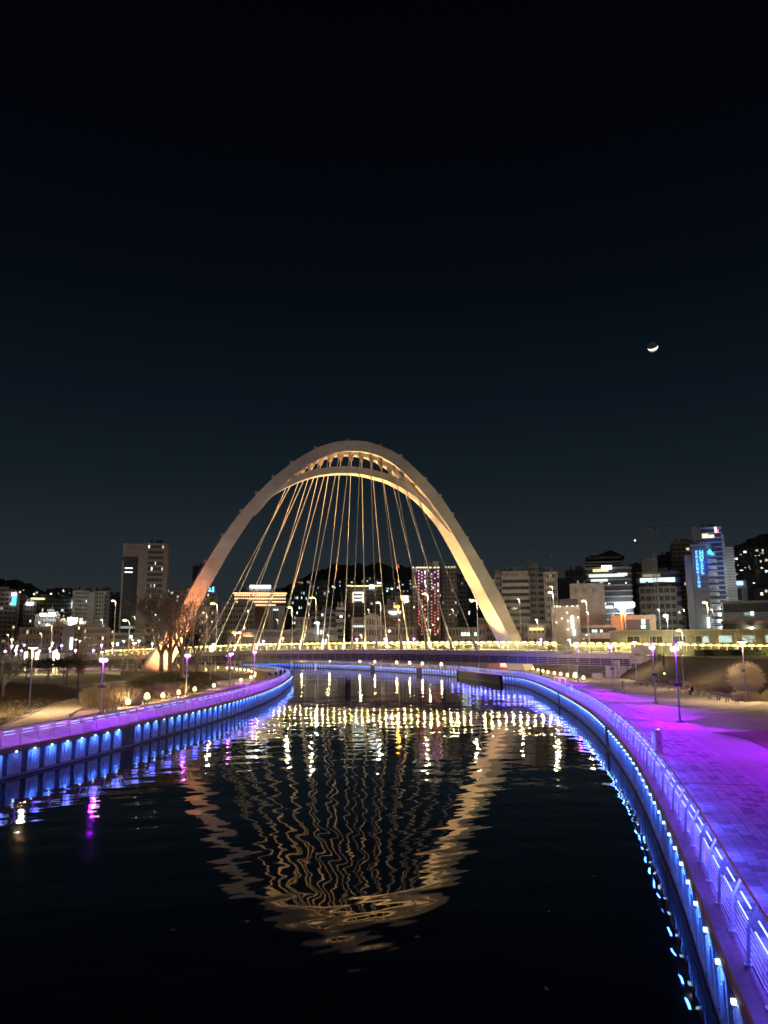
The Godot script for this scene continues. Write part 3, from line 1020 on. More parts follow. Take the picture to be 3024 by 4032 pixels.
func lamps():
	var r1 = g(2678, 2845)
	var r2 = g(2583, 2768)
	var r3 = g(2415, 2722)
	var r4 = g(2276, 2688)
	var r0 = Vector3(33.0, 2.0, -49.0)
	var near = [Vector3(22.0, 2, -51.0), Vector3(23.0, 2, -45.0), Vector3(20.0, 2, -36), Vector3(27, 2, -40)]
	pole_lamp("violet spotlight lamp on the kerb corner, just outside the right side of the view", r0, 8.6, "violet", VIOLET * 1.5, "", near)
	pole_lamp("nearest violet spotlight lamp on the right promenade, leaning tall beside the pale kerb", r1, at(2648, 2548, 68.8).y, "violet", VIOLET, "", [Vector3(24.0, 2, -60), Vector3(25.5, 2, -74), Vector3(23.5, 2, -67)])
	pole_lamp("second violet spotlight lamp on the right promenade, behind the leaning one", r2, at(2566, 2546, 92.4).y, "violet", VIOLET, "", [Vector3(27.5, 2, -86), Vector3(29.5, 2, -98), Vector3(27, 2, -79)])
	pole_lamp("violet spotlight lamp near the woman in white clothes", r3, at(2405, 2544, 117).y, "violet", VIOLET, "", [Vector3(29.5, 2, -110), Vector3(31, 2, -121), Vector3(29, 2, -103)])
	pole_lamp("violet spotlight lamp in front of the wavy mural under the bridge", r4, at(2264, 2541, 145.5).y, "violet", VIOLET, "", [Vector3(31.5, 2, -138), Vector3(33, 2, -150)])
	pole_lamp("white disc lamp standing in front of the round clipped tree", g(2941, 2765), at(2905, 2527, 92.7).y, "disc", DISC * 1.6)
	pole_lamp("white disc lamp behind the bench where a person sits", g(2694, 2714), at(2677, 2528, 122).y, "disc", DISC)
	pole_lamp("white disc lamp beside the bridge abutment", g(2507, 2679), at(2496, 2528, 153).y, "disc", DISC)
	pole_lamp("white disc lamp on the dry lawn at the far left of the park", g(112, 2807), at(121, 2549, 83.4).y, "disc", DISC * 2.4)
	pole_lamp("violet lamp beside the tall reed clump on the left bank", g(396, 2811), at(405, 2596, 81.6).y, "violet", VIOLET * 1.15, "", [Vector3(-25.2, 2, -69), Vector3(-24.2, 2, -80), Vector3(-23.6, 2, -91)])
	pole_lamp("violet lamp on the left bank, just outside the left side of the view", Vector3(-32.5, 2, -52), 8.3, "violet", VIOLET * 0.9, "", [Vector3(-28.0, 2, -50), Vector3(-27.0, 2, -60)])
	pole_lamp("violet lamp in front of the bare trees by the orange arch foot", g(732, 2742), at(741, 2579, 110).y, "violet", VIOLET * 1.15, "", [Vector3(-22.6, 2, -102), Vector3(-22.4, 2, -112), Vector3(-22.2, 2, -121)])
	pole_lamp("violet lamp on the left bank in front of the bridge pipes", g(905, 2706), at(911, 2573, 136).y, "violet", VIOLET * 1.15, "", [Vector3(-22.5, 2, -130), Vector3(-22.5, 2, -142)])
	pole_lamp("farthest violet lamp on the left bank near the walking group", g(1000, 2684), at(1000, 2566, 155).y, "violet", VIOLET * 1.15, "", [Vector3(-23.5, 2, -150), Vector3(-24, 2, -163)])
	pole_lamp("slim white lamp right of the bare trees, rising over the left promenade bollards", g(828, 2690), at(832, 2551, 146).y, "disc", DISC * 0.6)
	pole_lamp("white lamp among the low bare trees left of the arch foot", g(522, 2680), at(523, 2529, 160).y, "disc", DISC * 0.5)
	pole_lamp("white lamp close behind the violet reed lamp", g(480, 2650), at(475, 2516, 190).y, "disc", DISC * 0.5)
	pole_lamp("white lamp with short pole left of the orange arch foot", g(540, 2650), at(542, 2516, 195).y, "disc", DISC * 0.5)
	pole_lamp("white lamp right of the dark slab tower", g(308, 2630), at(311, 2514, 235).y, "disc", DISC * 0.6)
	pole_lamp("bright white lamp against the dark slab tower", g(292, 2632), at(292, 2508, 230).y, "disc", DISC * 0.6)
	pole_lamp("white lamp over the pale bridge end on the left", g(397, 2640), at(400, 2568, 200).y, "disc", DISC * 0.5)
	# dark pole with a small amber signal half way up
	var sp = thing("signal_post", "thin dark pole with a small amber light on the right plaza", "pole", g(2620, 2690))
	pcyl(sp, "pole", Vector3.ZERO, Vector3(0, 7.0, 0), 0.07, surf("box_black"))
	pball(sp, "amber_light", Vector3(-0.1, 1.7, 0.1), Vector3(0.36, 0.36, 0.36), glow("amber", Color(1.0, 0.75, 0.2), 4.0))
	pbox(sp, "banner", Vector3(-0.1, 4.0, 0), Vector3(0.4, 1.6, 0.1), surf("box_black"))
	# bollard lamps of the left park, nearest first
	var left = [[504, 2784], [578, 2766], [641, 2756], [703, 2743], [766, 2729], [842, 2713], [949, 2689], [988, 2678], [1002, 2671], [1004, 2661], [990, 2652], [978, 2648], [963, 2646], [947, 2644], [932, 2643], [914, 2638], [893, 2638], [858, 2636], [811, 2645]]
	var where = ["nearest the dark bench", "second from the near end", "third from the near end", "left of the violet lamp pole", "right of the violet lamp pole", "by the evergreen mound", "on the pale plaza edge", "before the bend of the row", "just past the bend", "at the tip of the row", "past the tip of the row", "ninth from the far end", "eighth from the far end", "seventh from the far end", "sixth from the far end", "fifth from the far end", "fourth from the far end", "third from the far end", "under the arch foot trees"]
	for i in left.size():
		bollard("warm glowing bollard lamp on the left bank, %s" % where[i], g(left[i][0], left[i][1]), 0.92 if i != 1 else 1.2, "bollard lamps of the left bank", 8.0)
	var right = [[2099, 2641], [2119, 2646], [2138, 2651], [2158, 2656], [2183, 2661], [2208, 2665], [2235, 2670], [2266, 2677], [2298, 2681]]
	var names = ["far end of the row by the kiosk", "second from the kiosk", "third from the kiosk", "fourth from the kiosk", "middle of the row", "fourth from the plaza", "third from the plaza", "taller one beside the violet lamp pole", "plaza end of the row"]
	for i in right.size():
		bollard("warm bollard lamp under the bridge, %s" % names[i], g(right[i][0], right[i][1] + 2), 1.1 if i != 7 else 1.6, "bollard lamps under the bridge", 6.0)
	var across = [[1050, 2611], [1190, 2611], [1298, 2612], [1417, 2614], [1476, 2616], [1562, 2620], [1613, 2622], [1663, 2624], [1738, 2628]]
	for i in across.size():
		bollard("small distant warm lamp on the far quay, %s" % ["leftmost", "second from the left", "third from the left", "fourth from the left", "middle one", "fourth from the right", "third from the right", "second from the right", "rightmost"][i], g(across[i][0], across[i][1] + 1), 1.7, "warm lamps on the far quay", 20.0)
	# tall glowing columns behind the dark lawn
	var cols = [[101, 2566, 2598, "left one of the pair"], [145, 2566, 2596, "right one of the pair"], [213, 2563, 2597, "tallest, alone"], [228, 2574, 2596, "short one at the right end"]]
	for c in cols:
		var top = at(c[0], c[1], 215)
		var bot = at(c[0], c[2], 215)
		var o = thing("light_column", "glowing yellow light column behind the dark lawn, %s" % c[3], "light column", Vector3(bot.x, 2, bot.z))
		pcyl(o, "plinth", Vector3.ZERO, Vector3(0, bot.y - 2.0, 0), 0.5, surf("lamp_base"))
		var q = Geo.new()
		q.lathe(Vector3(0, bot.y - 2.0, 0), [[0.0, 0.0], [0.45, 0.02], [0.45, top.y - bot.y - 0.2], [0.3, top.y - bot.y], [0.0, top.y - bot.y]], 10)
		part(o, "glow_tube_lamp", q, glow("column_light", Color(1.0, 0.86, 0.4), 4.0))
		omni(o, Vector3(0, top.y - bot.y * 0.5 - 1.0, 1.2), lin(1.0, 0.8, 0.4), 40.0)
	# faraway little lamps of the park
	var small = [[20, 2567, "m", "at the left picture edge"], [47, 2521, "y", "high and pale at the left edge"], [47, 2544, "v", "below the pale one at the left edge"], [67, 2546, "w", "between the two violet dots"], [95, 2542, "v", "left of the big white disc lamp"], [84, 2565, "v", "low, left of the disc lamp"], [62, 2563, "w", "low at the left"], [197, 2557, "v", "under the yellow street lamp"], [222, 2564, "v", "right of the yellow street lamp"], [243, 2544, "v", "left of the dark slab tower"], [155, 2565, "m", "right of the disc lamp"], [400, 2542, "v", "above the pale bridge end"], [368, 2563, "v", "left of the reed lamp head"], [443, 2562, "m", "above the reed lamp"], [444, 2535, "o", "amber, over the reed lamp"], [206, 2535, "y", "yellow, on the low street"], [297, 2563, "m", "over the yellow leaved tree"], [600, 2537, "v", "left of the arch leg"], [840, 2540, "y", "low by the left anchor cable"], [1037, 2527, "v", "above the deck lamps, left"], [1284, 2523, "v", "above the deck lamps, middle"], [1113, 2516, "o", "amber above the deck lamps"], [1405, 2519, "m", "above the deck lamps by the white banded block"], [1516, 2518, "v", "above the deck lamps by the pediment"], [1630, 2518, "v", "above the deck lamps by the amber glow"], [2130, 2520, "v", "right of the arch foot"], [1533, 2487, "w", "white above the deck by the dark hotel"], [1343, 2430, "w", "white among the cables"]]
	var tones = {"v": [Color(0.45, 0.3, 1.0), "violet"], "m": [Color(1.0, 0.3, 0.75), "pink"], "w": [Color(1.0, 0.95, 0.9), "white"], "y": [Color(1.0, 0.9, 0.4), "yellow"], "o": [Color(1.0, 0.5, 0.1), "amber"]}
	for s in small:
		var p = at(s[0], s[1], 268)
		var o = thing("distant_lamp", "tiny %s lamp far off, %s" % [tones[s[2]][1], s[3]], "lamp", Vector3(p.x, 2, p.z))
		pcyl(o, "pole", Vector3.ZERO, Vector3(0, p.y - 2.0, 0), 0.07, surf("lamp_pole"))
		pball(o, "lamp_globe", Vector3(0, p.y - 1.8, 0), Vector3(0.9, 0.75, 0.9), glow("tiny_" + s[2], tones[s[2]][0], 5.0))
		if s[0] > 20 and s[1] > 2500:
			omni(o, Vector3(0, p.y - 2.6, 0.3), tones[s[2]][0].linear_to_srgb(), 14.0)


# ------------------------------------------------------------------ plants
func limb(q: Geo, p: Vector3, dir: Vector3, length: float, r: float, level: int, spread: float, lift: float):
	var side = Vector3(rng.randfn(), rng.randfn(), rng.randfn()) * 0.16
	var mid = p + (dir + side).normalized() * length * 0.5
	var end = mid + (dir - side * 0.6 + Vector3(0, lift * 0.2, 0)).normalized() * length * 0.5
	q.tube([p, mid, end], [r, r * 0.82, r * 0.62], 6 if level > 4 else (4 if level > 2 else 3), false)
	if level <= 0:
		return
	var k = 2 + (1 if rng.randf() < 0.55 else 0)
	for i in k:
		var d = (dir + Vector3(rng.randfn(), rng.randfn() * 0.7 + lift, rng.randfn()) * spread).normalized()
		limb(q, end, d, length * rng.randf_range(0.62, 0.88), r * 0.62, level - 1, spread, lift)
	if level > 1 and rng.randf() < 0.7:
		var d2 = (dir * 0.6 + Vector3(rng.randfn(), rng.randfn() * 0.5 + lift, rng.randfn()) * spread * 1.5).normalized()
		limb(q, mid, d2, length * rng.randf_range(0.5, 0.75), r * 0.45, level - 2, spread, lift)

func bare_tree(label, foot, height, seed_no, levels, bark, forks := 3, spread := 0.42, stakes := false, group := ""):
	rng.seed = seed_no
	var o = thing("bare_tree", label, "tree", foot, rng.randf() * TAU, group)
	var r = height * 0.022
	var split = height * 0.22
	var t = Geo.new()
	t.tube([Vector3(0, -0.3, 0), Vector3(0.02, 0.25, 0), Vector3(0.06, split * 0.6, 0.05), Vector3(0.03, split, 0)], [r * 1.5, r * 1.15, r, r * 0.95], 9)
	part(o, "trunk", t, bark)
	var q = Geo.new()
	for i in forks:
		var a = TAU * i / forks + rng.randf() * 0.8
		limb(q, Vector3(0.03, split - r, 0), Vector3(cos(a) * 0.5, 1.0, sin(a) * 0.5).normalized(), height * 0.24, r * 0.75, levels, spread, 0.22)
	part(o, "crown", q, bark)
	if stakes:
		stake(o, height * 0.2)
	return o

func stake(o, h):
	for i in 3:
		var a = TAU * i / 3.0 + 0.4
		pcyl(o, "stake", Vector3(cos(a) * h * 0.75, 0, sin(a) * h * 0.75), Vector3(cos(a) * 0.12, h, sin(a) * 0.12), 0.05, surf("stake_wood", lin(0.28, 0.24, 0.18), 0.8))

# many small leaves through a crown made of a few lumps
func leaves(q: Geo, lumps: Array, count: int, size: float, droop := 0.0):
	for i in count:
		var l = lumps[rng.randi() % lumps.size()]
		var d = Vector3(rng.randfn(), rng.randfn(), rng.randfn()).normalized() * pow(rng.randf(), 0.45)
		var p = l[0] + Vector3(d.x * l[1].x, d.y * l[1].y, d.z * l[1].z)
		var u = Vector3(rng.randfn(), rng.randfn() * 0.6 - droop, rng.randfn()).normalized() * size * rng.randf_range(0.6, 1.4)
		var w = u.cross(Vector3(rng.randfn(), rng.randfn(), rng.randfn())).normalized() * size * 0.45
		q.tint = Color.WHITE * rng.randf_range(0.55, 1.0)
		q.tint.a = 1.0
		q.quad(p - u * 0.5, p + w * 0.5, p + u * 0.5, p - w * 0.5)

func leafy(key: String, col := Color.WHITE) -> StandardMaterial3D:
	if mats.has(key):
		return mats[key]
	var m = surf(key, col, 0.8)
	m.vertex_color_use_as_albedo = true
	m.backlight_enabled = true
	m.backlight = col.linear_to_srgb() * 0.6
	return m

func leafy_tree(called, label, foot, trunk_h, lumps, count, size, mat, seed_no, stakes := true, group := ""):
	rng.seed = seed_no
	var o = thing(called, label, "tree", foot, 0.0, group)
	var bark = surf("bark_dark", lin(0.09, 0.07, 0.05), 0.9)
	var t = Geo.new()
	t.tube([Vector3(0, -0.2, 0), Vector3(0.05, trunk_h * 0.6, 0), Vector3(0, trunk_h, 0)], [0.17, 0.13, 0.1], 8)
	part(o, "trunk", t, bark)
	var b = Geo.new()
	for l in lumps:
		b.tube([Vector3(0, trunk_h * 0.9, 0), Vector3(0, trunk_h, 0).lerp(l[0], 0.5) + Vector3(0, -0.2, 0), l[0]], [0.09, 0.06, 0.02], 5, false)
	part(o, "branches", b, bark)
	var q = Geo.new()
	leaves(q, lumps, count, size)
	part(o, "crown", q, mat)
	if stakes:
		stake(o, trunk_h * 0.75)
	return o

func blades(label, category, called, foot, spread: Vector2, h, count, mat, seed_no, turn := 0.0):
	rng.seed = seed_no
	var q = Geo.new()
	for i in count:
		var a = rng.randf() * TAU
		var rr = sqrt(rng.randf())
		var p = Vector3(cos(a) * rr * spread.x, 0, sin(a) * rr * spread.y)
		var hh = h * rng.randf_range(0.55, 1.05) * (1.0 - 0.35 * rr)
		var lean = Vector3(cos(a) * rr * 0.2 + rng.randfn() * 0.13, 1.0, sin(a) * rr * 0.2 + rng.randfn() * 0.13)
		var w = Vector3(rng.randfn(), 0, rng.randfn()).normalized() * 0.03
		var mid = p + lean * hh * 0.6
		var tip = p + lean * hh + Vector3(lean.x, -0.2, lean.z) * hh * 0.25
		q.tint = Color.WHITE * rng.randf_range(0.5, 1.0)
		q.tint.a = 1.0
		q.quad(p - w, p + w, mid + w, mid - w)
		q.tri(mid - w, mid + w, tip)
	var o = part(self, numbered(called), q, mat, Transform3D(Basis(Vector3.UP, turn), foot))
	tag(o, label, category)
	return o


func greenery():
	var bark = surf("bark_grey", lin(0.17, 0.12, 0.075), 0.85, 0, "rough", 0.8)
	var pale = surf("bark_pale", lin(0.30, 0.25, 0.18), 0.8, 0, "rough", 0.8)
	var spots = [[632, 2652, 148, 20.5, 31, "big bare tree with a dense crown, left of the orange arch leg"], [668, 2650, 152, 22.0, 32, "tallest bare tree directly before the arch leg"], [716, 2657, 146, 19.0, 33, "bare tree with forked trunk before the inner edge of the arch leg"], [775, 2650, 150, 17.0, 34, "staked bare tree right of the arch leg, under the leftmost cable"]]
	for s in spots:
		bare_tree(s[5], g(s[0], s[1], 3.3) * Vector3(1, 0, 1) + Vector3(0, 3.0, 0), s[3], s[4], 5 if s[4] == 31 or s[4] == 34 else 4, bark, 4, 0.42, true)
	# the knoll the trees stand on
	mound("knoll", g(700, 2660, 3.0) + Vector3(0, -1.15, 0), Vector3(13, 1.9, 7), surf("evergreen_ground", lin(0.06, 0.07, 0.018), 0.95, 0, "dry", 3.0), 3)
	mound("lawn_mound", Vector3(-62, 1.9, -112), Vector3(26, 2.0, 15), surf("winter_grass"), 4)
	mound("lawn_mound", Vector3(-82, 1.9, -86), Vector3(22, 1.4, 14), surf("winter_grass"), 6)
	var few = [[482, 2660, 165, 8.0, 41, "pale small bare tree lit from below, at the light coloured planter"], [551, 2668, 150, 8.5, 42, "bushy bare tree with many upright twigs left of the arch foot"], [433, 2640, 195, 8.0, 43, "small pale bare tree behind the violet reed lamp"], [8, 2760, 110, 9.5, 44, "slender bare tree cut by the left picture edge"], [30, 2740, 120, 7.0, 45, "second slender bare tree near the left picture edge"], [262, 2690, 140, 6.5, 46, "low bare tree with pale twigs behind the staked trees"]]
	for s in few:
		bare_tree(s[5], g(s[0], s[1]), s[3], s[4], 4, pale, 4, 0.36)
	leafy_tree("yellow_tree", "small tree keeping yellow brown leaves, white stakes at its trunk", g(305, 2722), 2.9, [[Vector3(-0.6, 5.0, 0), Vector3(1.6, 1.1, 1.5)], [Vector3(0.9, 4.6, 0.4), Vector3(1.5, 1.0, 1.4)], [Vector3(0.1, 5.7, -0.3), Vector3(1.2, 0.8, 1.2)], [Vector3(0.3, 3.6, 0.2), Vector3(0.9, 1.2, 0.8)]], 1300, 0.34, leafy("yellow_leaf", lin(0.34, 0.24, 0.08)), 51)
	var pine = leafy("dark_leaf", lin(0.035, 0.04, 0.018))
	var dark = [[98, 2728, 3.2, "dark spreading tree left of the disc lamp pole"], [186, 2716, 3.4, "dark spreading tree right of the disc lamp pole"], [246, 2722, 3.0, "dark spreading tree beside the yellow leaved one"]]
	for i in dark.size():
		leafy_tree("spreading_tree", dark[i][3] + ", propped on stakes", g(dark[i][0], dark[i][1]), dark[i][2], [[Vector3(-1.6, 4.1, 0), Vector3(2.3, 0.6, 1.8)], [Vector3(1.6, 4.3, 0.4), Vector3(2.4, 0.6, 1.8)], [Vector3(0.0, 4.7, -0.5), Vector3(1.8, 0.6, 1.6)]], 900, 0.4, pine, 60 + i)
	var straw = leafy("straw", lin(0.25, 0.17, 0.085))
	var pink = leafy("pink_reed", lin(0.26, 0.13, 0.09))
	blades("tall brown reed clump on the left bank behind the violet lamp", "reeds", "reed_clump", g(400, 2782), Vector2(2.2, 2.0), 3.1, 2600, straw, 71)
	blades("second tall reed clump, right half of the thicket beside the violet lamp", "reeds", "reed_clump", g(482, 2778), Vector2(2.0, 2.0), 3.0, 2600, straw, 72)
	blades("reddish reed tuft before the knoll, left of the violet lamp pole", "reeds", "reed_clump", g(632, 2738), Vector2(2.4, 1.6), 1.9, 1500, pink, 73)
	blades("small reddish reed tuft just left of the taller lamp pole", "reeds", "reed_clump", g(685, 2730), Vector2(1.9, 1.5), 2.0, 1200, pink, 74)
	blades("low tan grass tuft at the left end of the reddish reeds", "reeds", "reed_clump", g(575, 2745), Vector2(2.0, 1.6), 1.4, 900, straw, 75)
	shrub("rounded evergreen shrub glowing yellow green right of the bare trees", g(800, 2702), [[Vector3(-1.4, 0.7, 0), Vector3(2.0, 0.9, 1.6)], [Vector3(1.2, 0.6, 0.3), Vector3(1.8, 0.8, 1.5)]], 1500, leafy("olive_leaf", lin(0.12, 0.115, 0.02)), 81)
	shrub("low evergreen shrub at the left foot of the knoll", g(548, 2702), [[Vector3(-1.0, 0.5, 0), Vector3(1.8, 0.6, 1.4)], [Vector3(1.2, 0.5, 0.3), Vector3(1.6, 0.6, 1.3)]], 1000, leafy("olive_leaf"), 82)
	shrub("low evergreen strip under the big bare trees", g(640, 2668), [[Vector3(-2.6, 1.0, 0), Vector3(2.2, 0.6, 1.2)], [Vector3(1.2, 1.1, 0.3), Vector3(2.4, 0.7, 1.3)]], 1200, leafy("olive_leaf"), 83)
	# paths of the left park
	var sand = surf("park_path", lin(0.42, 0.31, 0.17), 0.9, 0, "soft", 5.0)
	sheet("park_path", fan([g(-60, 2890), g(60, 2839), g(115, 2817), g(160, 2795), g(216, 2773), g(270, 2759), g(320, 2748), g(345, 2770), g(318, 2791), g(290, 2803), g(267, 2820), g(272, 2831), g(300, 2836), g(330, 2838), g(160, 2880), g(-40, 2930)], 2.01), sand)
	sheet("park_path", fan([g(120, 2648), g(250, 2636), g(400, 2627), g(520, 2640), g(565, 2660), g(520, 2668), g(400, 2650), g(250, 2652)], 2.012), sand)
	sheet("park_path", fan([g(-30, 2712), g(200, 2700), g(350, 2692), g(520, 2680), g(560, 2694), g(330, 2712), g(100, 2722), g(-30, 2732)], 2.014), sand)
	sheet("rest_area", fan([g(272, 2831), g(310, 2800), g(420, 2793), g(560, 2772), g(700, 2745), g(760, 2734), g(700, 2760), g(520, 2800), g(330, 2838)], 2.016), surf("rest_paving", lin(0.30, 0.2, 0.17), 0.85, 0, "soft", 4.0))
	sheet("rest_area", fan([g(760, 2733), g(850, 2712), g(842, 2676), g(1000, 2672), g(985, 2690), g(900, 2712), g(830, 2728)], 2.018), surf("pale_square", lin(0.36, 0.32, 0.25), 0.85, 0, "soft", 4.0))
	var kerb = struct("park_kerb")
	var line = [g(-60, 2890), g(60, 2839), g(115, 2817), g(160, 2795), g(216, 2773), g(270, 2759), g(320, 2748)]
	for i in line.size() - 1:
		var e = line[i + 1] - line[i]
		pbox(kerb, "kerb_stone", (line[i] + line[i + 1]) / 2 + Vector3(0, 0.04, 0), Vector3(e.length(), 0.16, 0.2), surf("kerb_pale"), atan2(-e.z, e.x))
	var line2 = [g(314, 2792), g(290, 2804), g(267, 2821), g(272, 2831), g(300, 2835)]
	for i in line2.size() - 1:
		var e = line2[i + 1] - line2[i]
		pbox(kerb, "kerb_stone", (line2[i] + line2[i + 1]) / 2 + Vector3(0, 0.04, 0), Vector3(e.length(), 0.14, 0.18), surf("kerb_pale"), atan2(-e.z, e.x))
	# the round clipped tree of the right plaza
	rng.seed = 91
	var o = thing("clipped_tree", "large ball shaped clipped tree with dense tan twigs, lit by the disc lamp", "tree", g(2945, 2752))
	var t = Geo.new()
	t.tube([Vector3(0, -0.2, 0), Vector3(0.05, 0.9, 0), Vector3(0, 1.9, 0)], [0.34, 0.26, 0.22], 9)
	part(o, "trunk", t, bark)
	var q = Geo.new()
	var core = Vector3(0, 2.5, 0)
	for i in 520:
		var d = Vector3(rng.randfn(), rng.randfn() * 0.75 + 0.1, rng.randfn()).normalized()
		var tip = core + Vector3(d.x * 2.15, d.y * 1.98, d.z * 2.15) * rng.randf_range(0.86, 1.04)
		var mid = core.lerp(tip, 0.55) + Vector3(0, 0.18, 0)
		q.tube([core + d * 0.2, mid, tip], [0.05, 0.03, 0.012], 3, false)
		for k in 3:
			var f = mid.lerp(tip, rng.randf_range(0.1, 0.7))
			q.tube([f, f + (d + Vector3(rng.randfn(), rng.randfn() * 0.4, rng.randfn()) * 0.5).normalized() * rng.randf_range(0.5, 0.9)], [0.022, 0.01], 3, false)
	part(o, "branches", q, surf("twig_tan", lin(0.46, 0.34, 0.23), 0.85))
	var lv = Geo.new()
	for i in 5200:
		var d = Vector3(rng.randfn(), rng.randfn(), rng.randfn()).normalized()
		var shell = 0.72 + 0.3 * pow(rng.randf(), 0.6)
		var lay = sin((d.y * 2.2 + sin(atan2(d.z, d.x) * 3.0) * 0.35) * 7.0)
		shell *= 0.93 + 0.07 * lay
		var p = core + Vector3(d.x * 2.15, d.y * 1.98, d.z * 2.15) * shell
		var u = (Vector3(d.x, d.y * 0.3 + 0.1, d.z) + Vector3(rng.randfn(), rng.randfn() * 0.3, rng.randfn()) * 0.3).normalized() * rng.randf_range(0.14, 0.34)
		var w = u.cross(Vector3.UP).normalized() * 0.045
		lv.tint = Color.WHITE * rng.randf_range(0.45, 1.0)
		lv.tint.a = 1.0
		lv.quad(p - u * 0.5, p + w, p + u * 0.5, p - w)
	part(o, "crown", lv, leafy("tan_leaf", lin(0.52, 0.38, 0.25)))
	blades("straw coloured grass skirt at the foot of the ball shaped tree", "grass", "grass_clump", g(2935, 2760), Vector2(1.5, 1.2), 1.6, 1500, straw, 92)
	for i in 7:
		var p = g([2600, 2665, 2700, 2735, 2780, 2830, 2650][i], [2690, 2700, 2706, 2712, 2722, 2736, 2698][i])
		blades("tan grass tuft behind the benches, %s" % ["at the left end of the row", "third from the left", "behind the lamp pole", "behind the seated person", "right of the seated person", "left of the ball shaped tree", "second from the left"][i], "grass", "grass_clump", p + Vector3(1.2, 0, -1.6), Vector2(2.6, 1.2), 1.3, 900, straw, 100 + i, 1.2)
	# young trees and hedges on the upper road
	for s in [[2752, 2562, 5.5, "slim bare tree against the long low building, leftmost"], [2818, 2562, 6.0, "forked bare tree against the long low building, middle"], [2905, 2566, 6.0, "bare tree against the long low building, right of the round tree lamp"], [2965, 2568, 6.5, "thicker dark bare tree near the right picture edge"], [2990, 2570, 6.0, "rightmost bare tree at the picture edge"]]:
		var p = at(s[0], s[1], 172)
		bare_tree(s[3], Vector3(p.x, 6.5, p.z), s[2], int(s[0]), 4, bark, 3, 0.34)
	for s in [[2770, 16, 5.0, "short clipped hedge on the upper road"], [2842, 16, 11.0, "long clipped hedge on the upper road"], [2965, 16, 13.0, "dark clipped hedge at the right picture edge"]]:
		var p = at(s[0], 2560, 165)
		rng.seed = int(s[0])
		var hq = Geo.new()
		for i in int(s[2] * 120):
			var c = Vector3(rng.randf_range(-0.5, 0.5) * s[2] * 0.75, rng.randf() * 1.25, rng.randf_range(-0.5, 0.5))
			var u = Vector3(rng.randfn(), rng.randfn(), rng.randfn()).normalized() * 0.22
			var w = u.cross(Vector3(rng.randfn(), rng.randfn(), rng.randfn())).normalized() * 0.1
			hq.quad(c - u, c + w, c + u, c - w)
		hq.box(Vector3(0, 0.55, 0), Vector3(s[2] * 0.72, 1.1, 0.85))
		tag(part(self, numbered("hedge"), hq, surf("hedge_leaf", lin(0.05, 0.06, 0.03), 0.9), Transform3D(Basis(), Vector3(p.x, 6.5, p.z))), s[3], "hedge")

func mound(called, c, r, mat, seed_no):
	var fn = FastNoiseLite.new()
	fn.seed = seed_no
	fn.frequency = 0.12
	var q = Geo.new()
	var n := 28
	for i in n:
		for k in n:
			var e = []
			for w in [[i, k], [i, k + 1], [i + 1, k + 1], [i + 1, k]]:
				var u = w[0] / float(n) * 2.0 - 1.0
				var v = w[1] / float(n) * 2.0 - 1.0
				var f = maxf(0.0, 1.0 - (u * u + v * v))
				f = f * f * (3.0 - 2.0 * f)
				e.append(Vector3(c.x + u * r.x, c.y - 0.05 + f * r.y * (1.0 + 0.25 * fn.get_noise_2d(u * r.x, v * r.z)), c.z + v * r.z))
			if e[0].y > c.y or e[2].y > c.y or e[1].y > c.y or e[3].y > c.y:
				q.quad(e[0], e[1], e[2], e[3])
	sheet(called, q, mat)

func shrub(label, foot, lumps, count, mat, seed_no):
	rng.seed = seed_no
	var o = thing("shrub", label, "shrub", foot)
	var st = Geo.new()
	for l in lumps:
		st.tube([Vector3(0, -0.1, 0), l[0]], [0.06, 0.02], 5, false)
	part(o, "stem", st, surf("bark_dark"))
	var q = Geo.new()
	leaves(q, lumps, count, 0.26)
	part(o, "foliage", q, mat)


# ------------------------------------------------------------------ the right side: slope, road, abutment
const TOE := [[49.5, -176], [49.0, -163], [48.5, -140], [47.8, -122], [44.6, -104], [45.5, -88], [52, -62], [62, -32], [76, 12]]
const CREST := [[57, -182], [57, -166], [56.5, -142], [56.5, -124], [55.5, -110], [58.5, -93], [67, -67], [79, -35], [94, 12]]

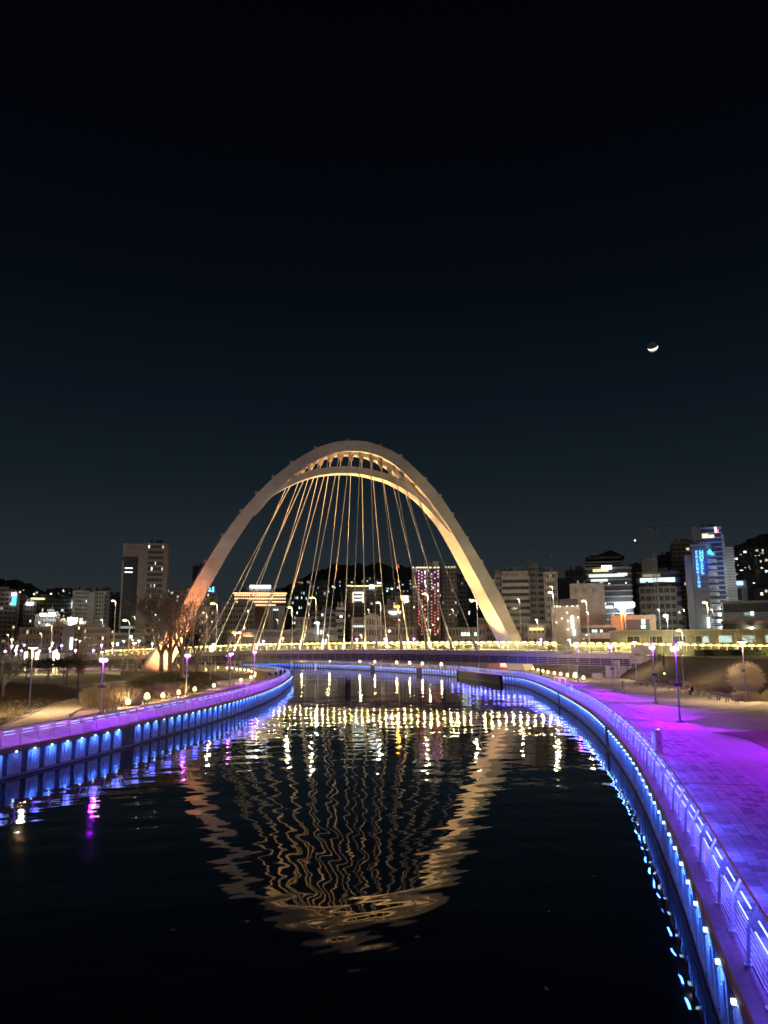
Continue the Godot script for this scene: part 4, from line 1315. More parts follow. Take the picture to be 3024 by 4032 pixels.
func embankment():
	var toe = course(flat(TOE, 1.99), 3.0)
	var crest = course(flat(CREST, 6.5), 3.0)
	var q = Geo.new()
	var fn = FastNoiseLite.new()
	fn.frequency = 0.2
	var n = mini(toe[0].size(), crest[0].size())
	for i in n - 1:
		for k in 6:
			var e = []
			for w in [[i, k + 1], [i, k], [i + 1, k], [i + 1, k + 1]]:
				var f = w[1] / 6.0
				var p = toe[0][w[0]].lerp(crest[0][w[0]], f)
				p.y += sin(f * PI) * 0.35 + fn.get_noise_2d(p.x, p.z) * 0.12 * sin(f * PI)
				e.append(p)
			q.quad(e[1], e[0], e[3], e[2])
	sheet("slope", q, surf("slope_grass", lin(0.04, 0.03, 0.017), 0.95, 0, "dry", 4.0))
	var far = []
	for p in crest[0]:
		far.append(Vector3(900, 6.5, p.z))
	sheet("road", band(crest[0], far), surf("road_upper", lin(0.12, 0.115, 0.1), 0.85, 0, "soft", 6.0))
	sheet("road", fan([crest[0][0], Vector3(47, 6.5, -186), Vector3(50, 6.5, -320), Vector3(900, 6.5, -320), Vector3(900, 6.5, crest[0][0].z)], 6.49), surf("road_upper"))
	# abutment wall under the bridge end, with a doorway and service boxes
	var o = thing("abutment", "concrete bridge abutment with a dark doorway and grey service boxes", "retaining wall")
	var con = surf("abutment_concrete", lin(0.34, 0.31, 0.33), 0.85, 0, "rough", 4.0)
	var a = g(2475, 2672)
	var b = g(2525, 2662)
	var c = g(2690, 2650)
	a.z = -165.5
	a.x = edge(NEAR, 2470).x
	b = Vector3(edge(NEAR, 2520).x + 0.6, 2, -164.0)
	for e in [[a, b, 6.6], [b, Vector3(57.5, 2, -163.0), 6.4]]:
		var v = e[1] - e[0]
		pbox(o, "wall", (e[0] + e[1]) / 2 + Vector3(0, e[2] / 2 - 1.0, -0.3), Vector3(v.length(), e[2] - 2.0, 0.6), con, atan2(-v.z, v.x))
	pbox(o, "pilaster", b + Vector3(0, 2.3, 0.25), Vector3(0.9, 4.6, 0.7), con)
	pbox(o, "doorway", b + Vector3(-2.2, 1.5, 0.06), Vector3(1.9, 3.0, 0.16), surf("recess"))
	pbox(o, "side_wall", a + Vector3(-2.6, 1.4, -4.0), Vector3(0.5, 4.4, 9.0), con)
	for i in 4:
		pbox(o, "service_box", a + Vector3(-4.4 + i * 1.5, 1.3, -1.0), Vector3(1.2, 2.4 - 0.2 * (i % 2), 1.1), surf("service_grey", lin(0.2, 0.19, 0.21), 0.6, 0.1))
	pbox(o, "service_box", a + Vector3(-7.3, 0.45, 0.4), Vector3(2.0, 1.1, 1.0), surf("service_grey"))
	# dark mural of waves under the bridge
	var w = thing("mural_wall", "dark wall with a wavy relief behind the bollard lamps under the bridge", "wall")
	var m0 = g(2090, 2634) + Vector3(0, 0, -5)
	var m1 = Vector3(edge(NEAR, 2440).x, 2, -176)
	var dirv = (m1 - m0)
	var turn = atan2(-dirv.z, dirv.x)
	pbox(w, "panel", (m0 + m1) / 2 + Vector3(0, 1.75, 0), Vector3(dirv.length(), 3.5, 0.5), surf("mural_dark", lin(0.02, 0.016, 0.014), 0.6), turn)
	for k in 3:
		var pts = []
		for i in 41:
			var f = i / 40.0
			pts.append(m0.lerp(m1, f) + Vector3(0, 0.9 + k * 0.85 + 0.5 * sin(f * 13.0 + k * 0.9), 0) + Basis(Vector3.UP, turn) * Vector3(0, 0, 0.3))
		var q2 = Geo.new()
		q2.tube(pts, 0.16, 6)
		part(w, "wave_relief", q2, surf("mural_wave", lin(0.045, 0.034, 0.027), 0.5))
	# kiosk with a red lit window beneath the right foot of the arch
	var kp = g(1985, 2638)
	var ko = thing("kiosk", "brown kiosk with a red lit window under the bridge", "kiosk", kp)
	var brown = surf("kiosk_wood", lin(0.16, 0.05, 0.03), 0.7, 0, "rough", 2.0)
	pbox(ko, "wall", Vector3(0, 1.25, -2), Vector3(8.4, 2.5, 4), brown)
	pbox(ko, "roof", Vector3(0, 2.6, -1.8), Vector3(8.9, 0.22, 4.8), surf("kiosk_roof", lin(0.06, 0.03, 0.03), 0.6))
	pbox(ko, "lit_window", Vector3(0.6, 1.55, 0.03), Vector3(3.4, 1.3, 0.08), glow("red_window", Color(1.0, 0.42, 0.34), 1.6))
	omni(ko, Vector3(0.6, 1.5, 1.2), lin(1.0, 0.25, 0.15), 6.0)
	pbox(ko, "door", Vector3(3.4, 1.05, 0.02), Vector3(1.0, 2.1, 0.08), surf("kiosk_roof"))
	# long low building along the upper road
	var lb = thing("long_building", "long low pale building along the upper road, a row of lit windows", "building", at(2440, 2530, 196) * Vector3(1, 0, 1) + Vector3(0, 6.5, 0), -0.10)
	var wall = surf("pale_render", lin(0.24, 0.24, 0.17), 0.85, 0, "rough", 5.0)
	pbox(lb, "wall", Vector3(30, 2.9, -6), Vector3(60, 5.8, 12), wall)
	pbox(lb, "roof", Vector3(30, 5.95, -6), Vector3(60.6, 0.3, 12.6), surf("roof_pale", lin(0.3, 0.29, 0.25), 0.8))
	var lit = [0, 0, 0, 1, 1, 1, 1, 1, 1, 1]
	for i in 10:
		var x = 3.4 + i * 5.55
		var fq = Geo.new()
		fq.box(Vector3.ZERO, Vector3(3.4, 1.9, 0.12))
		var frame = part(lb, "window_frame", fq, surf("frame_pale"), Transform3D(Basis(), Vector3(x, 3.7, 0.05)))
		var half = glow("cool_window", Color(0.62, 0.9, 0.85), 0.85) if lit[i] else surf("dark_glass", lin(0.01, 0.012, 0.013), 0.08)
		pbox(frame, "window", Vector3(-0.78, 0, 0.08), Vector3(1.45, 1.6, 0.06), half if i != 3 else surf("dark_glass"))
		pbox(frame, "window", Vector3(0.78, 0, 0.08), Vector3(1.45, 1.6, 0.06), half)
	pbox(lb, "lit_door", Vector3(58.5, 2.4, 0.08), Vector3(2.4, 4.4, 0.1), glow("cool_window"))


# ------------------------------------------------------------------ furniture
func make_bench(label, foot, turn, back := true, group := ""):
	var o = thing("bench", label, "bench", foot, turn, group)
	var wood = surf("bench_wood", lin(0.20, 0.13, 0.07), 0.7, 0, "fine", 0.8)
	var iron = surf("bench_iron", lin(0.03, 0.028, 0.027), 0.5, 0.5)
	for i in 4:
		pbox(o, "seat_slat", Vector3(0, 0.44, -0.18 + i * 0.12), Vector3(1.7, 0.04, 0.1), wood)
	if back:
		for i in 3:
			pbox(o, "back_slat", Vector3(0, 0.58 + i * 0.13, -0.27 - i * 0.03), Vector3(1.7, 0.1, 0.035), wood)
	for s in [-1, 1]:
		var q = Geo.new()
		q.box(Vector3(s * 0.72, 0.21, 0.18), Vector3(0.06, 0.42, 0.06))
		q.box(Vector3(s * 0.72, 0.21, -0.2), Vector3(0.06, 0.42, 0.06))
		q.box(Vector3(s * 0.72, 0.4, 0), Vector3(0.055, 0.05, 0.42))
		if back:
			q.box(Vector3(s * 0.72, 0.68, -0.33), Vector3(0.05, 0.56, 0.05))
		else:
			q.box(Vector3(s * 0.72, 0.62, 0.18), Vector3(0.05, 0.4, 0.05))
			q.box(Vector3(s * 0.72, 0.62, -0.18), Vector3(0.05, 0.4, 0.05))
			q.box(Vector3(s * 0.72, 0.82, 0), Vector3(0.05, 0.05, 0.41))
		part(o, "leg_frame", q, iron)
	return o

func furniture():
	var feet = [[2513, 2698], [2535, 2700], [2558, 2704], [2598, 2712], [2618, 2715], [2647, 2722], [2690, 2731], [2735, 2737], [2759, 2742], [2813, 2755], [2847, 2761], [2882, 2767]]
	var which = ["leftmost of the plaza row, by the doorway lamp", "second from the left on the right plaza", "third from the left, before the signal post", "shaded bench just right of the signal post", "shaded bench, second right of the signal post", "bench left of the white lamp pole", "bench at the foot of the white lamp pole", "bench on which a person sits", "bench right of the seated person", "first of three benches left of the ball tree", "middle of three benches left of the ball tree", "bench nearest the ball shaped tree"]
	for i in feet.size():
		make_bench("wooden bench with backrest, " + which[i], g(feet[i][0], feet[i][1]), -1.15, true, "benches of the right plaza")
	for s in [[430, 2806, "by the violet lamp pole, nearest"], [470, 2796, "right of the violet lamp pole"], [560, 2776, "between two bollard lamps"], [678, 2754, "farthest, in shade"]]:
		make_bench("dark backless bench on the left bank, " + s[2], g(s[0], s[1]), 1.25, false, "backless benches of the left bank")
	# wooden post by the right railing
	var wp = thing("wooden_post", "squared wooden post with a slanted top beside the right railing", "post", g(2590, 2972), 0.3)
	var q = Geo.new()
	q.hexa([Vector3(-0.22, 0, 0.2), Vector3(0.22, 0, 0.2), Vector3(0.22, 0, -0.2), Vector3(-0.22, 0, -0.2), Vector3(-0.22, 1.48, 0.2), Vector3(0.22, 1.36, 0.2), Vector3(0.22, 1.36, -0.2), Vector3(-0.22, 1.48, -0.2)])
	part(wp, "shaft", q, surf("post_wood", lin(0.36, 0.25, 0.14), 0.75, 0, "rough", 0.7))
	pbox(wp, "top_plate", Vector3(0, 1.45, 0), Vector3(0.5, 0.05, 0.46), surf("box_black"))
	pbox(wp, "socket", Vector3(0.02, 0.72, 0.21), Vector3(0.07, 0.14, 0.04), surf("box_black"))
	pbox(wp, "pink_light", Vector3(0.08, 1.5, 0.1), Vector3(0.12, 0.06, 0.08), glow("pink_led", Color(1.0, 0.3, 0.8), 4.0))
	# rescue ring cabinets on both railings
	var cb = thing("rescue_cabinet", "grey rescue cabinet on the right railing, beside a pink glowing frame", "cabinet", at_s(right_way, 126.0, 0.9, 2.03))
	pbox(cb, "case", Vector3(0, 0.75, 0), Vector3(0.5, 1.3, 0.35), surf("service_grey"))
	pbox(cb, "door", Vector3(0, 0.8, 0.19), Vector3(0.4, 0.9, 0.03), surf("frame_pale"))
	var cb2 = thing("rescue_cabinet", "orange rescue cabinet on the left railing before the violet path", "cabinet", at_s(left_way, 130.0, -0.9, 2.03))
	pbox(cb2, "case", Vector3(0, 0.75, 0), Vector3(0.45, 1.3, 0.45), surf("rescue_orange", lin(0.4, 0.16, 0.06), 0.6))
	pbox(cb2, "lid", Vector3(0, 1.42, 0), Vector3(0.5, 0.06, 0.5), surf("service_grey"))
	for i in 2:
		var fr = thing("light_frame", "pink glowing barrier frame across the right path, %s" % ["left one", "right one"][i], "barrier", g([2195, 2214][i], [2690, 2693][i]))
		var fm = glow("pink_frame_light", Color(1.0, 0.25, 0.85), 2.0)
		for x in [-0.55, 0.55]:
			pbox(fr, "upright", Vector3(x, 0.5, 0), Vector3(0.07, 1.0, 0.07), fm)
		pbox(fr, "crossbar", Vector3(0, 1.03, 0), Vector3(1.17, 0.06, 0.07), fm)


# ------------------------------------------------------------------ people
# a body is one surface: bones with a radius at each end, joined smoothly and meshed as surface nets
func figure(bones: Array, cell := 0.034) -> Geo:
	var lo = Vector3(9, 9, 9)
	var hi = -lo
	for b in bones:
		for p in [b[0], b[1]]:
			lo = lo.min(p - Vector3.ONE * 0.22)
			hi = hi.max(p + Vector3.ONE * 0.22)
	var n = Vector3i(((hi - lo) / cell).ceil()) + Vector3i.ONE
	var field = PackedFloat32Array()
	field.resize(n.x * n.y * n.z)
	field.fill(1.0)
	for z in n.z:
		for y in n.y:
			for x in n.x:
				var p = lo + Vector3(x, y, z) * cell
				var total := 0.0
				for b in bones:
					var a: Vector3 = b[0]
					var ab: Vector3 = b[1] - a
					var t = clampf((p - a).dot(ab) / maxf(ab.length_squared(), 1e-6), 0.0, 1.0)
					var d = p.distance_to(a + ab * t) - lerpf(b[2], b[3], t)
					if d < 0.3:
						total += exp(-d * 38.0)
				field[x + n.x * (y + n.y * z)] = -log(maxf(total, 1e-5)) / 38.0
	var q = Geo.new()
	var where = {}
	var cols = PackedColorArray()
	for z in n.z - 1:
		for y in n.y - 1:
			for x in n.x - 1:
				var s = Vector3.ZERO
				var hits := 0
				for e in [[0, 0, 0, 1, 0, 0], [0, 1, 0, 1, 1, 0], [0, 0, 1, 1, 0, 1], [0, 1, 1, 1, 1, 1], [0, 0, 0, 0, 1, 0], [1, 0, 0, 1, 1, 0], [0, 0, 1, 0, 1, 1], [1, 0, 1, 1, 1, 1], [0, 0, 0, 0, 0, 1], [1, 0, 0, 1, 0, 1], [0, 1, 0, 0, 1, 1], [1, 1, 0, 1, 1, 1]]:
					var f0 = field[x + e[0] + n.x * (y + e[1] + n.y * (z + e[2]))]
					var f1 = field[x + e[3] + n.x * (y + e[4] + n.y * (z + e[5]))]
					if (f0 < 0) != (f1 < 0):
						s += Vector3(e[0], e[1], e[2]).lerp(Vector3(e[3], e[4], e[5]), f0 / (f0 - f1))
						hits += 1
				if hits:
					var p = lo + (Vector3(x, y, z) + s / hits) * cell
					where[Vector3i(x, y, z)] = q.v.size()
					q.v.append(p)
					var k = x + n.x * (y + n.y * z)
					q.n.append(Vector3(field[k + 1] - field[k], field[k + n.x] - field[k], field[k + n.x * n.y] - field[k]).normalized())
					q.uv.append(Vector2.ZERO)
					var best := 9.0
					var tone = Color.WHITE
					for b in bones:
						var ab = b[1] - b[0]
						var t = clampf((p - b[0]).dot(ab) / maxf(ab.length_squared(), 1e-6), 0.0, 1.0)
						var d = p.distance_to(b[0] + ab * t) - lerpf(b[2], b[3], t)
						if d < best:
							best = d
							tone = b[4]
					q.c.append(tone)
	for cell_at in where:
		var x = cell_at.x
		var y = cell_at.y
		var z = cell_at.z
		var f0 = field[x + n.x * (y + n.y * z)]
		for e in [[Vector3i(1, 0, 0), Vector3i(0, 1, 0), Vector3i(0, 0, 1)], [Vector3i(0, 1, 0), Vector3i(0, 0, 1), Vector3i(1, 0, 0)], [Vector3i(0, 0, 1), Vector3i(1, 0, 0), Vector3i(0, 1, 0)]]:
			var g1 = cell_at + e[0]
			var f1 = field[g1.x + n.x * (g1.y + n.y * g1.z)]
			if (f0 < 0) == (f1 < 0):
				continue
			var c0 = cell_at
			var c1 = cell_at - e[1]
			var c2 = cell_at - e[1] - e[2]
			var c3 = cell_at - e[2]
			if not (where.has(c1) and where.has(c2) and where.has(c3)):
				continue
			var i0 = where[c0]
			var i1 = where[c1]
			var i2 = where[c2]
			var i3 = where[c3]
			if f0 < 0:
				q.ix.append_array([i0, i2, i1, i0, i3, i2])
			else:
				q.ix.append_array([i0, i1, i2, i0, i2, i3])
	return q

func hand(q: Geo, wrist: Vector3, down: Vector3, side: Vector3, tone: Color):
	q.tint = tone
	q.tube([wrist, wrist + down * 0.05, wrist + down * 0.09], [0.028, 0.036, 0.03], 6)
	for i in 4:
		var root = wrist + down * 0.085 + side * (-0.03 + i * 0.02)
		var l = [0.065, 0.075, 0.07, 0.055][i]
		q.tube([root, root + down * l * 0.5, root + down * l * 0.9 + down.cross(side) * 0.025], [0.01, 0.009, 0.007], 4)
	q.tube([wrist + down * 0.03 + side * 0.03, wrist + down * 0.065 + side * 0.055, wrist + down * 0.09 + side * 0.05], [0.012, 0.011, 0.008], 4)

func person(label, foot, turn, coat: Color, legs: Color, hair: Color, pose := "walk", stride := 0.2, long_hair := true, tall := 1.0):
	var skin = Color(0.42, 0.26, 0.18)
	var b = []
	var hip := 0.90
	var drop := 0.0
	if pose == "sit":
		drop = -0.42
	var y = func(v): return v + drop
	b.append([Vector3(0, y.call(hip), 0), Vector3(0, y.call(1.18), 0.0), 0.15, 0.14, coat])
	b.append([Vector3(-0.06, y.call(1.30), 0), Vector3(0.06, y.call(1.30), 0), 0.145, 0.145, coat])
	b.append([Vector3(0, y.call(1.40), 0.0), Vector3(0, y.call(1.50), 0.01), 0.06, 0.055, skin])
	b.append([Vector3(0, y.call(1.57), 0.02), Vector3(0, y.call(1.64), 0.01), 0.085, 0.09, skin])
	b.append([Vector3(0, y.call(1.585), 0.10), Vector3(0, y.call(1.565), 0.115), 0.014, 0.016, skin])
	b.append([Vector3(0, y.call(1.66), -0.03), Vector3(0, y.call(1.30 if long_hair else 1.58), -0.075), 0.1, 0.075, hair])
	for s in [-1, 1]:
		b.append([Vector3(s * 0.09, y.call(1.60), 0), Vector3(s * 0.098, y.call(1.57), 0), 0.018, 0.014, skin])
		if pose == "sit":
			b.append([Vector3(s * 0.09, y.call(hip), 0.02), Vector3(s * 0.10, 0.5, 0.44), 0.105, 0.075, legs])
			b.append([Vector3(s * 0.10, 0.5, 0.44), Vector3(s * 0.1, 0.09, 0.42), 0.072, 0.05, legs])
			b.append([Vector3(s * 0.1, 0.05, 0.40), Vector3(s * 0.1, 0.04, 0.56), 0.045, 0.04, Color(0.03, 0.03, 0.03)])
			b.append([Vector3(s * 0.19, y.call(1.36), 0), Vector3(s * 0.24, y.call(1.08), 0.06), 0.065, 0.052, coat])
			b.append([Vector3(s * 0.24, y.call(1.08), 0.06), Vector3(s * 0.14, y.call(1.02), 0.30), 0.05, 0.036, coat])
		else:
			var f = s * stride
			b.append([Vector3(s * 0.085, y.call(hip), 0), Vector3(s * 0.09, 0.5, f * 0.75 + 0.03), 0.1, 0.07, legs])
			b.append([Vector3(s * 0.09, 0.5, f * 0.75 + 0.03), Vector3(s * 0.09, 0.1, f), 0.068, 0.046, legs])
			b.append([Vector3(s * 0.09, 0.05, f - 0.02), Vector3(s * 0.09, 0.04, f + 0.15), 0.045, 0.038, Color(0.03, 0.03, 0.03)])
			b.append([Vector3(s * 0.19, y.call(1.36), 0), Vector3(s * 0.24, y.call(1.09), -f * 0.5), 0.065, 0.052, coat])
			b.append([Vector3(s * 0.24, y.call(1.09), -f * 0.5), Vector3(s * 0.23, y.call(0.88), -f * 0.8 + 0.05), 0.05, 0.036, coat])
	var q = figure(b)
	for s in [-1, 1]:
		if pose == "sit":
			hand(q, Vector3(s * 0.14, y.call(1.02), 0.31), Vector3(-s * 0.25, -0.35, 0.9).normalized(), Vector3(-s, 0, 0), skin)
		else:
			var f = s * stride
			hand(q, Vector3(s * 0.23, y.call(0.87), -f * 0.8 + 0.05), Vector3(0, -1, 0.12).normalized(), Vector3(0, 0, 1), skin)
		q.tint = Color(0.02, 0.02, 0.02)
		q.box(Vector3(s * 0.032, y.call(1.605), 0.107), Vector3(0.022, 0.01, 0.01))
	q.tint = Color(0.3, 0.12, 0.1)
	q.box(Vector3(0, y.call(1.53), 0.103), Vector3(0.045, 0.012, 0.01))
	var m = surf("figure_cloth", Color.WHITE, 0.85)
	m.vertex_color_use_as_albedo = true
	var o = part(self, numbered("person"), q, m, Transform3D(Basis(Vector3.UP, turn) * Basis.from_scale(Vector3.ONE * tall), foot))
	tag(o, label, "person")

func people():
	var black = Color(0.02, 0.02, 0.022)
	var denim = Color(0.03, 0.035, 0.05)
	person("person in white clothes with long dark hair walking on the right promenade", g(2454, 2731), 0.3, Color(0.72, 0.68, 0.7), Color(0.62, 0.58, 0.6), black, "walk", 0.16)
	person("dark clothed person leaning by the right railing below the bridge", g(2131, 2674), -1.4, black, denim, black, "walk", 0.05, false)
	person("person in black sitting on a bench of the right plaza", g(2726, 2736) + Vector3(0.05, 0, 0), -1.15, black, denim, black, "sit")
	person("person in dark coat with bare legs walking on the left promenade, leftmost of four", g(1060, 2675), 0.2, black, Color(0.4, 0.26, 0.2), black, "walk", 0.15)
	person("person with long hair and dark jacket, second of four on the left promenade", g(1086, 2672), -0.2, Color(0.05, 0.03, 0.04), Color(0.2, 0.13, 0.12), black, "walk", 0.18)
	person("person in black jacket, third of four on the left promenade", g(1105, 2666), 0.1, black, denim, black, "walk", 0.2, false)
	person("person in black at the rail, rightmost of four on the left promenade", g(1121, 2661), 0.8, black, black, black, "walk", 0.06)


# ------------------------------------------------------------------ the city
# one building: a dark glass core, floor bands and piers standing proud of it, blank side walls, lit windows one by one
# o: name, label, x0, x1, top (picture columns and row of its front), d (metres ahead), deep, turn, floors, bays, style, wall, lit share, palette
func building(called, label, x0, x1, top, d, deep, floors, bays, style, wall: Material, lit := 0.1, palette := "mixed", turn := 0.0, base := 2.0) -> Dictionary:
	var a = at(x0, top, d)
	var b = at(x1, top, d)
	var ctr = (a + b) / 2.0
	turn += atan2(-ctr.x, d) * 0.85
	var w = (b.x - a.x) / (cos(turn) + sin(turn) * ctr.x / d)
	var h = (a.y + b.y) / 2.0 - base
	var o = thing(called, label, "building", Vector3((a.x + b.x) / 2.0, base, -d), turn)
	var fh = h / floors
	var glass = surf("city_glass", lin(0.012, 0.014, 0.016), 0.12)
	if style == "dark_glass":
		glass = surf("city_glass_dark", lin(0.006, 0.007, 0.009), 0.08)
	pbox(o, "glazing", Vector3(0, h / 2, -deep / 2), Vector3(w - 0.8, h - 0.3, deep - 0.8), glass)
	var frac = {"grid": 0.5, "band": 0.52, "dark_glass": 0.22, "slab": 0.40, "plain": 0.98, "balcony": 0.42}[style]
	var bay = w / bays
	if style == "plain":
		pbox(o, "wall", Vector3(0, h / 2, -deep / 2), Vector3(w, h, deep), wall)
	else:
		for i in floors:
			var y = i * fh
			pbox(o, "floor_band", Vector3(0, y + fh * frac / 2, -deep / 2), Vector3(w, fh * frac, deep), wall)
		for s in [-1, 1]:
			if style != "band" and style != "dark_glass":
				pbox(o, "side_wall", Vector3(s * (w / 2 - 0.15), h / 2, -deep / 2), Vector3(0.4, h, deep + 0.1), wall)
		if style == "grid" or style == "balcony":
			var pw = bay * (0.42 if style == "grid" else 0.2)
			for i in bays + 1:
				var x = -w / 2 + i * bay
				if i == 0 or i == bays:
					x += (0.3 if i == 0 else -0.3)
				pbox(o, "pier", Vector3(x, h / 2, -0.3), Vector3(pw if i > 0 and i < bays else 0.6, h, 0.7), wall)
		elif style == "slab":
			for i in [0, bays]:
				pbox(o, "pier", Vector3(-w / 2 + i * bay + (1.0 if i == 0 else -1.0), h / 2, -0.5), Vector3(2.0, h, 1.1), wall)
		pbox(o, "parapet", Vector3(0, h + 0.4, -deep / 2), Vector3(w + 0.1, 1.1, deep + 0.1), wall)
	if floors > 5 and style != "plain":
		pbox(o, "roof_house", Vector3(w * 0.1, h + 2.0, -deep * 0.5), Vector3(w * 0.3, 3.2, deep * 0.4), wall)
		pcyl(o, "roof_tank", Vector3(-w * 0.25, h + 0.9, -deep * 0.4), Vector3(-w * 0.25, h + 3.0, -deep * 0.4), 1.1, surf("tank_grey", lin(0.2, 0.2, 0.2), 0.6))
		pbox(o, "roof_unit", Vector3(w * 0.34, h + 1.6, -deep * 0.3), Vector3(2.2, 1.5, 1.8), surf("tank_grey"))
		pcyl(o, "antenna", Vector3(w * 0.14, h + 3.5, -deep * 0.5), Vector3(w * 0.14, h + 3.5 + rng.randf_range(2.0, 6.0), -deep * 0.5), 0.09, surf("tank_grey"))
	if lit > 0.0:
		for i in floors:
			for k in bays:
				if rng.randf() < lit:
					var tone = _window_tone(palette)
					var ww = bay * (0.5 if style == "grid" else (0.36 if style == "slab" else 0.74)) * rng.randf_range(0.75, 1.0)
					var hh = fh * (1.0 - frac) * 0.9
					if style == "plain":
						ww = bay * 0.4
						hh = fh * 0.4
					pbox(o, "lit_window", Vector3(-w / 2 + (k + 0.5) * bay, (i + frac + (1.0 - frac) / 2) * fh if style != "plain" else (i + 0.6) * fh, 0.02 if style == "plain" else -0.34), Vector3(ww, hh, 0.1), tone)
	return {"o": o, "w": w, "h": h, "fh": fh, "bay": bay, "deep": deep, "d": d, "frac": frac, "turn": turn}

func _window_tone(palette: String) -> Material:
	var r = rng.randf()
	if palette == "mixed":
		palette = "cool" if r < 0.45 else ("warm" if r < 0.85 else "white")
	var k = 1 + rng.randi() % 3
	var e = [0.0, 0.35, 0.9, 2.2][k]
	if palette == "cool":
		return glow("window_cool_%d" % k, Color(0.72, 0.95, 0.9), e)
	if palette == "warm":
		return glow("window_warm_%d" % k, Color(1.0, 0.82, 0.5), e)
	return glow("window_white_%d" % k, Color(0.98, 1.0, 0.92), e)

# a glowing board on the front of a building, given in picture coordinates
func board(bd: Dictionary, called, x0, x1, y0, y1, material, proud := 0.4, thick := 0.3) -> MeshInstance3D:
	var o: Node3D = bd.o
	var a = on_front(bd, x0, y0, proud)
	var b = on_front(bd, x1, y1, proud)
	return pbox(o, called, (a + b) / 2, Vector3(absf(b.x - a.x), absf(a.y - b.y), thick), material)

func on_front(bd: Dictionary, px, py, proud) -> Vector3:            # where a sight line meets the plane of a front, in the building's own axes
	var inv = bd.o.transform.affine_inverse()
	var e = inv * EYE
	var r = inv.basis * along_sight(px, py)
	return e + r * ((bd.get("z", 0.0) + proud - e.z) / r.z)

func letters(bd: Dictionary, text: String, xs: Array, ys: Array, hs: Array, material, proud := 0.8):
	var font = SystemFont.new()
	font.font_names = PackedStringArray(["Droid Sans"])
	font.font_weight = 700
	for i in text.length():
		if text[i] == " ":
			continue
		var tm = TextMesh.new()
		tm.text = text[i]
		tm.font = font
		tm.font_size = 64
		tm.depth = 0.05
		var a = on_front(bd, xs[i], ys[i] - hs[i] / 2.0, proud)
		var b = on_front(bd, xs[i], ys[i] + hs[i] / 2.0, proud)
		tm.pixel_size = (a.y - b.y) / 46.0
		tm.depth = 0.3
		part(bd.o, "letter", tm, material, Transform3D(Basis(), (a + b) / 2))

